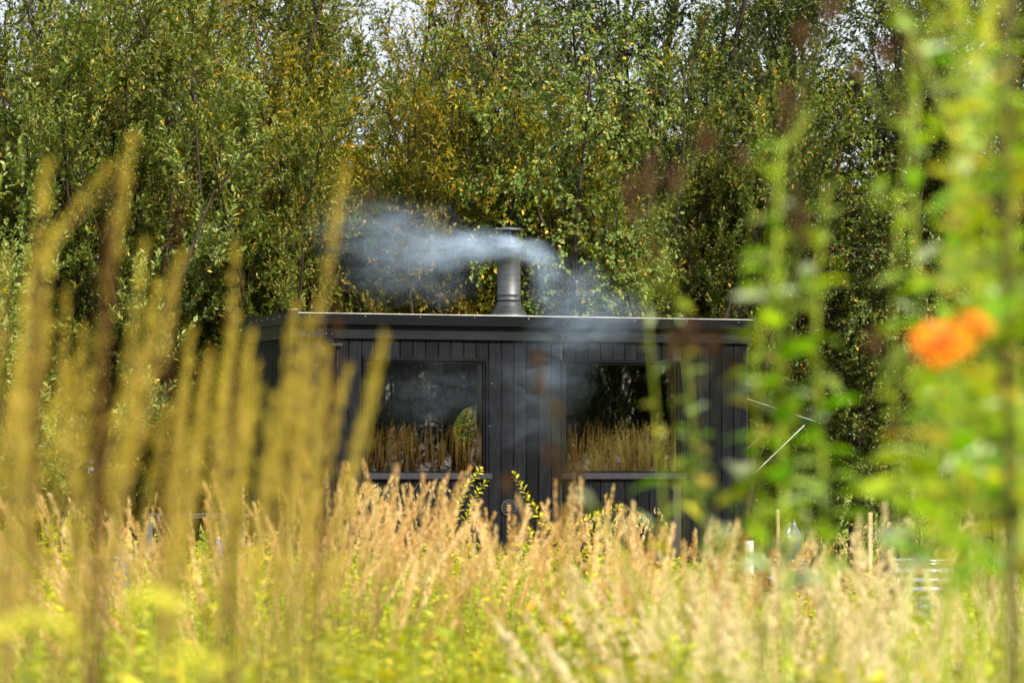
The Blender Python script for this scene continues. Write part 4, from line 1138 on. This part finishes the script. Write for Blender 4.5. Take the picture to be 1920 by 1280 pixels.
# wooden stakes
def stake(px, py, d, wpx, label, lean=0):
    z = tip_height(py, d); hw = wpx / FPX * d / 2; o = MB(); o.box((-hw, -hw, -.05), (hw, hw, z))
    ob = o.obj('wooden_stake', M['stake'], None, G(px, d), smooth=False); ob.rotation_euler = (0, R(lean), R(14)); tag(ob, label, 'stake', 'wooden stakes')
    md = ob.modifiers.new('b', 'BEVEL'); md.width = .003
stake(1628, 960, 27.5, 8, 'tall pale wooden stake standing left of the right hand steel tub', .5)
stake(1459, 955, 27.0, 6, 'thin pale wooden stake right of the white board', -.3)
b = MB(); d_ = 29.0; zt, zb = tip_height(1013, d_), tip_height(1076, d_); b.box((-.036, -.012, zb), (.036, .012, zt)); b.box((-.02, .013, -.02), (.02, .04, zb + .1))
wb = b.obj('white_marker_board', M['white'], None, G(1404, d_), smooth=False); tag(wb, 'white upright marker board at the foot of the cabin right corner', 'marker')
# plastic sack
bm = bmesh.new(); bmesh.ops.create_icosphere(bm, subdivisions=4, radius=1)
for v in bm.verts:
    x, y, z = v.co
    top = max(z, 0); f = 1 - .55 * top ** 1.5
    cr = .07 * math.sin(9 * math.atan2(y, x) + 4 * z) * (0.3 + top) + .05 * math.sin(17 * x + 11 * z) * .6
    v.co = Vector((x * (f + cr) * .095 + .03 * top, y * (f + cr) * .095, z * .20 + .02 * math.sin(7 * x)))
me = bpy.data.meshes.new('plastic_sack'); bm.to_mesh(me); bm.free(); me.materials.append(M['film'])
for p_ in me.polygons: p_.use_smooth = True
sk_ = link('plastic_sack', me, None, (*G(1480, 29.2)[:2], tip_height(1018, 29.2))); tag(sk_, 'crumpled clear plastic sack standing in the tub right of the cabin', 'sack')
b = MB(); b.box((-.016, -.102, -.012), (.016, -.098, .012)); b.obj('sack_label', M['white'], sk_, (-.01, 0.0, .06), smooth=False)
# left: low table with a marker pole, crate, small bright things
d_ = 31.0; base = G(368, d_); zt = tip_height(963, d_)
tb = empty('garden_table', base, R(-4)); tag(tb, 'low grey garden table with a pale edge left of the cabin', 'table')
hw = 92 / FPX * d_
for k in range(5):
    b = MB(); b.box((-hw, -.30 + k * .122, zt - .03), (hw, -.30 + k * .122 + .114, zt)); b.obj('plank', M['grey'], tb, smooth=False)
b = MB(); b.box((-hw, -.312, zt - .008), (hw, -.302, zt + .003)); b.obj('metal_edge', M['steel'], tb, smooth=False)
for sx in (-1, 1):
    for sy in (-.25, .25):
        b = MB(); b.box((sx * (hw - .06) - .03, sy - .03, 0), (sx * (hw - .06) + .03, sy + .03, zt - .031)); b.obj('leg', M['grey'], tb, smooth=False)
b = MB(); b.box((hw - .16, -.298, zt - .22), (hw - .02, -.27, zt - .031)); b.obj('apron', M['rubber'], tb, smooth=False)
d_ = 30.9; o = empty('marker_pole', (*G(456, d_)[:2], 0)); tag(o, 'thin red and white banded pole beside the cabin left end', 'pole')
z0, z1 = tip_height(952, d_), tip_height(913, d_)
b = MB(); b.tube([(0, 0, 0), (0, 0, z0)], .012, 10); b.obj('shaft', M['grey'], o)
for k in range(6):
    b = MB(); b.tube([(0, 0, z0 + (z1 - z0) * k / 6), (0, 0, z0 + (z1 - z0) * (k + 1) / 6)], .014, 10, cap=True); b.obj('band', M[('red', 'white', 'red', 'white', 'rubber', 'white')[k]], o)
d_ = 25.0; zt = tip_height(1041, d_); o = empty('grey_crate', (*G(215, d_)[:2], 0), R(8)); tag(o, 'grey crate with a pale rim low behind the grass at left', 'crate')
for (lo, hi) in (((-.11, -.12, 0), (.11, -.11, zt)), ((-.11, .11, 0), (.11, .12, zt)), ((-.12, -.12, 0), (-.11, .12, zt)), ((.11, -.12, 0), (.12, .12, zt))):
    b = MB(); b.box(lo, (hi[0], hi[1], hi[2] - .021)); b.obj('panel', M['grey'], o, smooth=False)
b = MB(); b.box((-.13, -.13, zt - .02), (.13, -.105, zt)); b.box((-.13, .105, zt - .02), (.13, .13, zt)); b.box((-.13, -.105, zt - .02), (-.105, .105, zt)); b.box((.105, -.105, zt - .02), (.13, .105, zt)); b.obj('rim', M['edge'], o, smooth=False)
def bottle(px, py, d, m, label, s=1.0):
    o = empty('bottle', (*G(px, d)[:2], tip_height(py, d) - .2 * s)); o.scale = (s,) * 3; tag(o, label, 'bottle')
    b = MB(); b.lathe([(0, 0), (.034, 0), (.036, .01), (.036, .12), (.03, .15), (.014, .17), (.014, .19)], 20); b.obj('body', m, o)
    b = MB(); b.lathe([(.016, .185), (.016, .21), (0, .21)], 16); b.obj('lid', M['white'], o)
# a stand carrying the blue bottle
d_ = 29.5; o = empty('wooden_block', G(410, d_)); tag(o, 'grey block carrying the blue bottle left of the cabin', 'block')
zt = tip_height(1056, d_)
b = MB(); b.box((-.06, -.06, 0), (.06, .06, zt)); b.obj('block_body', M['grey'], o, smooth=False)
b = MB(); b.box((-.07, -.07, zt + .001), (.07, .07, zt + .02)); b.obj('block_top', M['grey'], o, smooth=False)
bottle(410, 1056 - .22 * FPX / d_, d_, M['blue'], 'small blue bottle with a white lid left of the cabin')

# ------------------------------------------------------------------ foreground plants at the right
def big_leaf_mesh(seed, L, Wd, m, curl=.25, fold=.25):
    """curved leaf blade with midrib fold and a wavy edge, short stalk; base at origin along +y"""
    rg = np.random.default_rng(seed); nu = 9
    t = np.linspace(0, 1, nu); w_ = Wd * (np.sin(np.pi * t ** .8) ** .85) + .0005
    z = -curl * L * t ** 2
    wave = rg.normal(0, .04, nu) * L
    V = []
    for s in (-1, -.5, 0, .5, 1):
        V.append(np.stack([s * w_, t * L, z + abs(s) * fold * w_ + wave * s * abs(s)], -1))
    V = np.concatenate(V); F = []
    for c in range(4):
        for i in range(nu - 1):
            F.append((c * nu + i, (c + 1) * nu + i, (c + 1) * nu + i + 1, c * nu + i + 1))
    b = MB(); b.add(V, F, rg.uniform())
    b.tube([(0, -.012, 0), (0, 0, 0), (0, L * .5, -curl * L * .25 - .0006)], [.0012, .001, .0005], 4, .3)
    return b.mesh('leaf', m)
LEAF = {'g': [big_leaf_mesh(i, .074, .0135, M['fgleaf'], .2 + .12 * i) for i in range(4)],
        'p': [big_leaf_mesh(10 + i, .066, .0135, M['fgpale'], .15 + .15 * i) for i in range(3)],
        'y': [big_leaf_mesh(20 + i, .060, .013, M['fgyellow'], .3 + .1 * i) for i in range(2)]}
def cluster_mesh(seed, n, r, L, m):
    rg = np.random.default_rng(seed); c = rand_unit(rg, n) * (rg.uniform(.1, 1, (n, 1)) ** .5) * r
    d = norm(c + rand_unit(rg, n) * .4 * r); b = MB(); pv, pf = leafproto(.25)
    b.inst(pv, pf, frames(d, rand_unit(rg, n)) * (L * rg.uniform(.6, 1.3, n))[:, None, None], c, rg.uniform(0, 1, n))
    return b.mesh('seed_head', m, smooth=False)
HEAD = [cluster_mesh(i, 90, .011, .009, M['fgbrown']) for i in range(3)]
BLOSSOM = [cluster_mesh(5 + i, 120, .022, .012, M['ypetal']) for i in range(2)]
rl = random.Random(31)
def leafy_plant(name, d, line, label, group, kinds, density=.020, lscale=1.0, r=.005, stem='fgstem', heads=(), skip_below=1090, cat='plant', y_from=None):
    """stem through the given pixel points at depth d, rooted in the ground below, with single leaves"""
    d *= 1.28; lscale *= 1.42; density *= 1.75; r *= 1.25
    pts = [P(x, y, d + (.06 * math.sin(i * 1.7))) for i, (x, y) in enumerate(line)]
    foot = np.array((pts[0][0] + rl.uniform(-.03, .03), pts[0][1], 0)); base = foot
    pts = np.vstack([foot[None], np.array(pts)]) - base
    # smooth the polyline
    seg = np.linalg.norm(np.diff(pts, axis=0), axis=1); cum = np.concatenate([[0], np.cumsum(seg)])
    s = np.linspace(0, cum[-1], 26); sm = np.array([np.interp(s, cum, pts[:, k]) for k in range(3)]).T
    for _ in range(3): sm[1:-1] = (sm[:-2] + sm[1:-1] * 2 + sm[2:]) / 4
    o = empty(name, base); tag(o, label, cat, group)
    b = MB(); b.tube(sm, np.linspace(r, r * .35, 26), 7); b.obj('stem', M[stem], o)
    seg = np.linalg.norm(np.diff(sm, axis=0), axis=1); cum = np.concatenate([[0], np.cumsum(seg)])
    a_ = rl.uniform(0, 6); q = cum[-1]
    zmin = P(960, skip_below, d)[2]
    L_ = cum[-1]
    u = L_
    def one_leaf(p, a_, el, sc):
        ml = LEAF[rl.choice(kinds)]
        lo = link('leaf', ml[rl.randrange(len(ml))], o, p)
        dv = Vector((math.cos(a_) * math.cos(el), math.sin(a_) * math.cos(el), math.sin(el)))
        z_ = Vector((rl.uniform(-.5, .5), rl.uniform(-.5, .5), 1))
        x_ = dv.cross(z_).normalized(); z_ = x_.cross(dv)
        lo.rotation_euler = Matrix((x_, dv, z_)).transposed().to_euler(); lo.scale = (sc,) * 3
    while u > 0:
        p = Vector([np.interp(u, cum, sm[:, k]) for k in range(3)])
        if p.z < zmin: break
        a_ += 2.4 + rl.uniform(-.3, .3)
        tq = 1 - u / L_
        sc = lscale * rl.uniform(.55, 1.25) * min(.55 + tq * 2.2, 1.25)
        one_leaf(p, a_, rl.uniform(-.15, .9), sc)
        if rl.random() < .16 and density < .2:
            tl = rl.uniform(.05, .11); e2 = rl.uniform(.3, 1.0)
            q = p + Vector((math.cos(a_ + 1) * math.cos(e2), math.sin(a_ + 1) * math.cos(e2), math.sin(e2))) * tl
            tb_ = MB(); tb_.tube([tuple(p), tuple((p + q) / 2 + Vector((0, 0, -.006))), tuple(q)], [r * .4, r * .32, r * .22], 5); tb_.obj('side_stem', M[stem], o)
            for w_ in (.5, .75, 1.0):
                one_leaf(p.lerp(q, w_), rl.uniform(0, 6.28), rl.uniform(-.2, 1.0), sc * rl.uniform(.5, .85))
        u -= density * .52 * rl.uniform(.6, 1.4)
    for (x, y, kind, sc) in heads:
        p = P(x, y, d) - base
        j = int(np.argmin(np.abs(sm[:, 2] - (p[2] - .10)) + .3 * np.abs(sm[:, 0] - p[0])))
        b = MB(); m1 = (sm[j] + p) / 2 + np.array((0, 0, -.02)); b.tube([sm[j], m1, p], [r * .35, r * .28, r * .22], 5); b.obj('side_stem', M[stem], o)
        ms_ = HEAD if kind == 'b' else BLOSSOM
        h_ = link('seed_head' if kind == 'b' else 'blossom', ms_[rl.randrange(len(ms_))], o, p); h_.scale = (sc * .72, sc * .72, sc * 1.25)
    return o
gP = 'leafy plants close to the camera at right'
leafy_plant('leafy_plant', 4.3, [(1478, 1280), (1472, 950), (1450, 620), (1462, 270)], 'blurred leafy green stem standing in front of the cabin right corner', gP, 'gggpp', .024, .85, .0075)
leafy_plant('leafy_plant', 4.5, [(1560, 1280), (1545, 900), (1520, 560), (1552, 350)], 'blurred leafy stem in front of the awning strut', gP, 'ggpp', .026, .8, .007)
leafy_plant('leafy_plant', 3.6, [(1900, 1280), (1890, 900), (1884, 500), (1888, 120), (1895, -60)], 'thickest olive stem at the right edge', gP, 'ggggpg', .048, 1.05, .0125, 'fgdarkstem')
leafy_plant('leafy_plant', 4.0, [(1770, 1280), (1800, 800), (1836, 360), (1780, 200), (1690, 20)], 'blurred leafy stem leaning left at its top near the right edge', gP, 'gggpy', .036, .95)
leafy_plant('leafy_plant', 4.6, [(1730, 1280), (1750, 700), (1790, 300), (1850, -40)], 'blurred leafy stem leaning right behind the orange flower', gP, 'gggpp', .042, .95)
leafy_plant('leafy_plant', 4.2, [(1850, 1280), (1842, 900), (1858, 500), (1845, 100), (1850, -50)], 'blurred leafy stem just left of the thickest stem', gP, 'ggpg', .040, 1.0)
leafy_plant('leafy_plant', 3.9, [(1420, 1290), (1392, 1080), (1340, 960), (1265, 900)], 'low leafy shoot leaning left below the right window', gP, 'gggp', .034, .95)
leafy_plant('leafy_plant', 3.8, [(1330, 1300), (1250, 1200), (1180, 1060), (1105, 940)], 'blurred grey green shoot under the right window sill', gP, 'ppg', .040, .8, .004)
leafy_plant('leafy_plant', 5.0, [(1330, 1290), (1310, 900), (1285, 640), (1250, 470)], 'thin yellow green stem crossing the right window', gP, 'gyp', .045, .62, .003)
leafy_plant('leafy_plant', 4.5, [(1700, 1280), (1715, 900), (1735, 600), (1700, 380), (1720, 180)], 'blurred leafy stem left of the orange flowers', gP, 'gggp', .034, .9)
leafy_plant('leafy_plant', 4.7, [(1880, 1280), (1865, 700), (1810, 400), (1815, 120)], 'blurred leafy stem rising behind the smaller orange flower', gP, 'ggpg', .034, .95)
leafy_plant('leafy_plant', 4.2, [(1790, 1280), (1770, 1150), (1740, 1000), (1765, 860)], 'short leafy shoot right of the tall wooden stake', gP, 'ggg', .036, 1.0)
leafy_plant('leafy_plant', 4.6, [(1445, 1280), (1425, 1000), (1412, 760), (1440, 470)], 'blurred leafy stem over the cabin right end wall', gP, 'gggpy', .030, .8, .006)
leafy_plant('leafy_plant', 4.9, [(1270, 1290), (1240, 900), (1225, 700), (1205, 500)], 'blurred yellowing stem over the right half of the right window', gP, 'gyyp', .05, .6, .003)
gH = 'dark seed head stalks at right'
leafy_plant('seed_head_stalk', 4.6, [(1290, 1290), (1275, 900), (1260, 640), (1218, 400)], 'stalk with dark brown seed clusters above the right window', gH, 'y', .35, .5, .0028, 'fgdarkstem', [(1180, 355, 'b', 1.2), (1215, 340, 'b', 1.3), (1266, 335, 'b', 1.3), (1222, 300, 'b', .8), (1325, 262, 'b', 1.2), (1188, 400, 'b', 1.1)], 900)
leafy_plant('seed_head_stalk', 4.3, [(1420, 1290), (1440, 900), (1500, 450), (1480, 200), (1560, 0)], 'tall stalk with dark brown seed clusters reaching the top edge', gH, 'y', .35, .5, .003, 'fgdarkstem', [(1478, 190, 'b', 1.3), (1505, 60, 'b', 1.3), (1560, 15, 'b', 1.4), (1508, 440, 'b', 1.2), (1495, 400, 'b', 1.2), (1390, 290, 'b', .9), (1470, 230, 'b', 1.0)], 900)
leafy_plant('seed_head_stalk', 4.6, [(1120, 1290), (1090, 1100), (1060, 900), (1042, 760)], 'thin stalk with small dark heads before the wall between the windows', gH, 'y', .4, .4, .0022, 'fgdarkstem', [(1010, 672, 'b', .8), (1010, 716, 'b', .8), (1045, 768, 'b', 1.0), (1035, 850, 'b', 1.1), (1050, 890, 'b', 1.1), (952, 905, 'b', 1.0), (1080, 880, 'b', 1.2)], 860)
leafy_plant('seed_head_stalk', 4.4, [(1680, 1290), (1690, 900), (1660, 600), (1700, 300), (1710, 50)], 'stalk with dark brown clusters behind the leafy stems near the top right', gH, 'g', .12, .7, .003, 'fgstem', [(1700, 50, 'b', 1.3), (1725, 110, 'b', 1.0), (1660, 100, 'b', 1.2), (1610, 130, 'b', 1.0), (1680, 800, 'b', 1.2), (1640, 640, 'b', 1.2)], 900)
leafy_plant('seed_head_stalk', 4.6, [(1350, 1290), (1340, 1000), (1310, 760), (1290, 660)], 'stalk with a wide dark cluster over the cabin right roof end', gH, 'y', .25, .6, .0028, 'fgdarkstem', [(1270, 640, 'b', 1.5), (1300, 632, 'b', 1.6), (1340, 640, 'b', 1.4), (1375, 690, 'b', 1.3)], 1000)
leafy_plant('yellow_blossom_plant', 3.8, [(1820, 1290), (1790, 800), (1800, 300), (1790, 40)], 'yellowing stem with small yellow blossoms at the top right corner', gP, 'gyyg', .03, .9, .004, 'fgstem', [(1800, 20, 'y', .6), (1850, 60, 'y', .6), (1890, 130, 'y', .5), (1870, 0, 'y', .6)])
leafy_plant('leafy_plant', 4.1, [(1930, 1290), (1915, 800), (1900, 300), (1830, 60), (1760, -40)], 'yellow green leafy stem arching over the top right corner', gP, 'ggyy', .030, 1.0)

# orange flowers
def orange_flower(px, py, d, r, label, n=13, tilt=60, az=0, foot_px=None):
    d *= 1.06; r *= 1.15
    c = P(px, py, d); foot = np.array(((foot_px - 960) / FPX * d if foot_px else c[0] + .03, c[1] + .02, 0)); o = empty('orange_flower', foot); tag(o, label, 'flower', 'orange flowers')
    b = MB(); b.tube(np.array([(0, 0, 0), (c[0] - foot[0], .02, c[2] * .6), (c[0] - foot[0] + .01, .012, c[2] - .03), c - foot]), [.004, .003, .0025, .002], 6); b.obj('stem', M['fgstem'], o)
    b = MB(); V = []
    for i, t in enumerate(np.linspace(0, 1, 6)): V += [(-.3 * math.sin(math.pi * min(t * .8 + .15, 1)) * r, t * r, .12 * r * t - .2 * r * t * t), (.3 * math.sin(math.pi * min(t * .8 + .15, 1)) * r, t * r, .12 * r * t - .2 * r * t * t)]
    b.add(V, [(2 * i, 2 * i + 1, 2 * i + 3, 2 * i + 2) for i in range(5)], .5); pm = b.mesh('petal', M['petal'])
    T = Euler((R(tilt), 0, R(az))).to_matrix()
    for ring_ in range(2):
        for i in range(n):
            q = link('petal', pm, o, c - foot); e = (T @ Euler((R(10 + 28 * ring_), 0, 2 * math.pi * (i + .5 * ring_) / n)).to_matrix())
            q.rotation_euler = e.to_euler(); q.scale = (rl.uniform(.7, 1.1), rl.uniform(.55, 1.25) * (1 - .25 * ring_), 1)
    b = MB(); b.lathe([(0, .3 * r), (.16 * r, .24 * r), (.22 * r, .1 * r), (.2 * r, 0)], 14); q = b.obj('flower_centre', M['fgbrown'], o, c - foot); q.rotation_euler = T.to_euler()
orange_flower(1762, 652, 3.9, .040, 'larger orange flower near the right edge', foot_px=1800, tilt=34, az=-25)
orange_flower(1828, 612, 4.0, .023, 'smaller orange flower right of the larger one', foot_px=1850, tilt=30, az=35)

# goldenrod-like yellow flower heads at lower left, close to the lens
def goldenrod(px, py, d, L, lean, label, seed):
    rg = np.random.default_rng(seed); c = P(px, py, d); foot = np.array((c[0], c[1], 0)); o = empty('goldenrod', foot); tag(o, label, 'flower', 'goldenrod at lower left')
    st = MB(); st.tube([(0, 0, 0), (0, 0, c[2] * .6), (lean * .2, 0, c[2] - .05), (lean, 0, c[2] + .02)], [.004, .003, .0025, .0012], 6); st.obj('stem', M['fgstem'], o)
    b = MB(); n = 100; L *= 1.25; t = rg.uniform(0, 1, n)
    p = np.stack([(t - .5) * L + lean * .5, rg.normal(0, .014, n), c[2] + .02 * np.sin(t * 3) + rg.normal(0, .010, n)], -1)
    pv, pf = leafproto(.3); b.inst(pv, pf, frames(rand_unit(rg, n) + np.array((0, 0, .6)), rand_unit(rg, n)) * rg.uniform(.008, .014, n)[:, None, None], p, rg.uniform(0, 1, n))
    b.obj('blossom', M['ypetal'], o, smooth=False)
goldenrod(40, 1192, 4.4, .09, .03, 'wide yellow flower head low at the left edge', 1)
goldenrod(300, 1150, 5.0, .07, -.02, 'yellow flower head low in the left third', 3)
goldenrod(330, 1262, 4.6, .08, .03, 'yellow flower head at the bottom edge, left third', 4)

# ------------------------------------------------------------------ smoke
c0, s0 = math.cos(TH), math.sin(TH)
def cabin_world(u, v, z): return np.array((A[0] + u * c0 - v * s0, A[1] + u * s0 + v * c0, z))
# blobs: centre px,py,depth, radii (x, y, z) in metres, strength
dch = 35.0
BL = [(955, 464, 34.95, .30, .27, .15, 1.1), (1000, 474, 34.7, .28, .27, .20, 1.0), (1025, 505, 34.6, .28, .25, .24, .40), (900, 462, 35.0, .42, .32, .22, .95), (840, 468, 35.1, .52, .38, .32, .46), (770, 458, 35.3, .74, .48, .50, .17), (690, 435, 35.4, .75, .50, .55, .08),
      (720, 520, 35.3, .60, .42, .36, .08), (820, 530, 35.2, .50, .36, .30, .10), (1070, 550, 34.3, .50, .36, .42, .22), (1150, 590, 33.9, .50, .30, .34, .15), (1080, 620, 33.7, .60, .22, .36, .24), (1020, 700, 33.7, .62, .20, .50, .20), (1000, 800, 33.75, .55, .16, .45, .10), (830, 740, 33.2, .70, .18, .50, .08)]
bms = bmesh.new()
for (px, py, d, rx, ry, rz, st) in BL:
    p = P(px, py, d); tmp = bmesh.new(); bmesh.ops.create_icosphere(tmp, subdivisions=3, radius=1.0)
    for v in tmp.verts: v.co = Vector((v.co.x * rx * 1.2 + p[0], v.co.y * ry * 1.1 + p[1], v.co.z * rz * 1.25 + p[2]))
    mt = bpy.data.meshes.new('tmp'); tmp.to_mesh(mt); tmp.free(); bms.from_mesh(mt); bpy.data.meshes.remove(mt)
me = bpy.data.meshes.new('smoke_src'); bms.to_mesh(me); bms.free()
so_ = bpy.data.objects.new('smoke_src', me); C.objects.link(so_)
md = so_.modifiers.new('r', 'REMESH'); md.mode = 'VOXEL'; md.voxel_size = .04
dg = bpy.context.evaluated_depsgraph_get(); dg.update()
sme = bpy.data.meshes.new_from_object(so_.evaluated_get(dg)); bpy.data.objects.remove(so_)
sm_, t, out = mat('smoke_volume')
geo = N(t, 'ShaderNodeNewGeometry')
nzv = N(t, 'ShaderNodeTexNoise'); nzv.inputs['Scale'].default_value = 4.6; nzv.inputs['Detail'].default_value = 7; nzv.inputs['Roughness'].default_value = .66; nzv.inputs['Distortion'].default_value = .8
mp = N(t, 'ShaderNodeMapping'); mp.inputs['Scale'].default_value = (.65, 1, 1.35)
t.links.new(geo.outputs['Position'], mp.inputs[0]); t.links.new(mp.outputs[0], nzv.inputs['Vector'])
# displaced position for billowy outlines
ndv = N(t, 'ShaderNodeTexNoise'); ndv.inputs['Scale'].default_value = 2.6; ndv.inputs['Detail'].default_value = 5
t.links.new(geo.outputs['Position'], ndv.inputs['Vector'])
sb = N(t, 'ShaderNodeVectorMath', operation='SUBTRACT'); sb.inputs[1].default_value = (.5, .5, .5)
t.links.new(ndv.outputs['Color'], sb.inputs[0])
sc_ = N(t, 'ShaderNodeVectorMath', operation='SCALE'); sc_.inputs['Scale'].default_value = .34
t.links.new(sb.outputs[0], sc_.inputs[0])
ps = N(t, 'ShaderNodeVectorMath', operation='ADD'); t.links.new(geo.outputs['Position'], ps.inputs[0]); t.links.new(sc_.outputs[0], ps.inputs[1])
acc = None
for (px, py, d, rx, ry, rz, st) in BL:
    p = P(px, py, d)
    a1 = N(t, 'ShaderNodeVectorMath', operation='SUBTRACT'); a1.inputs[1].default_value = tuple(p); t.links.new(ps.outputs[0], a1.inputs[0])
    a2 = N(t, 'ShaderNodeVectorMath', operation='DIVIDE'); a2.inputs[1].default_value = (rx, ry, rz); t.links.new(a1.outputs[0], a2.inputs[0])
    a3 = N(t, 'ShaderNodeVectorMath', operation='LENGTH'); t.links.new(a2.outputs[0], a3.inputs[0])
    a4 = N(t, 'ShaderNodeMapRange', interpolation_type='SMOOTHSTEP'); a4.inputs['From Min'].default_value = 1.0; a4.inputs['From Max'].default_value = .1; a4.inputs['To Min'].default_value = 0; a4.inputs['To Max'].default_value = st
    t.links.new(a3.outputs['Value'], a4.inputs[0])
    if acc is None: acc = a4.outputs[0]
    else:
        ad = N(t, 'ShaderNodeMath', operation='ADD'); t.links.new(acc, ad.inputs[0]); t.links.new(a4.outputs[0], ad.inputs[1]); acc = ad.outputs[0]
nm = N(t, 'ShaderNodeMapRange'); nm.inputs['From Min'].default_value = .36; nm.inputs['From Max'].default_value = .68; nm.inputs['To Min'].default_value = .05; nm.inputs['To Max'].default_value = 1.7
t.links.new(nzv.outputs['Fac'], nm.inputs[0])
mu = N(t, 'ShaderNodeMath', operation='MULTIPLY'); t.links.new(acc, mu.inputs[0]); t.links.new(nm.outputs[0], mu.inputs[1])
mu2 = N(t, 'ShaderNodeMath', operation='MULTIPLY'); mu2.inputs[1].default_value = 4.0; t.links.new(mu.outputs[0], mu2.inputs[0])
pv_ = N(t, 'ShaderNodeVolumePrincipled'); pv_.inputs['Color'].default_value = (.60, .76, 1.0, 1); pv_.inputs['Anisotropy'].default_value = 0.0
t.links.new(mu2.outputs[0], pv_.inputs['Density']); t.links.new(pv_.outputs[0], out.inputs['Volume'])
sme.materials.clear(); sme.materials.append(sm_)
for p_ in sme.polygons: p_.material_index = 0
so_ = link('smoke', sme); tag(so_, 'bluish white wood smoke drifting from the flue and over the roof edge', 'smoke', kind='stuff')
S.cycles.volume_step_rate = 1.5
S.cycles.volume_max_steps = 128
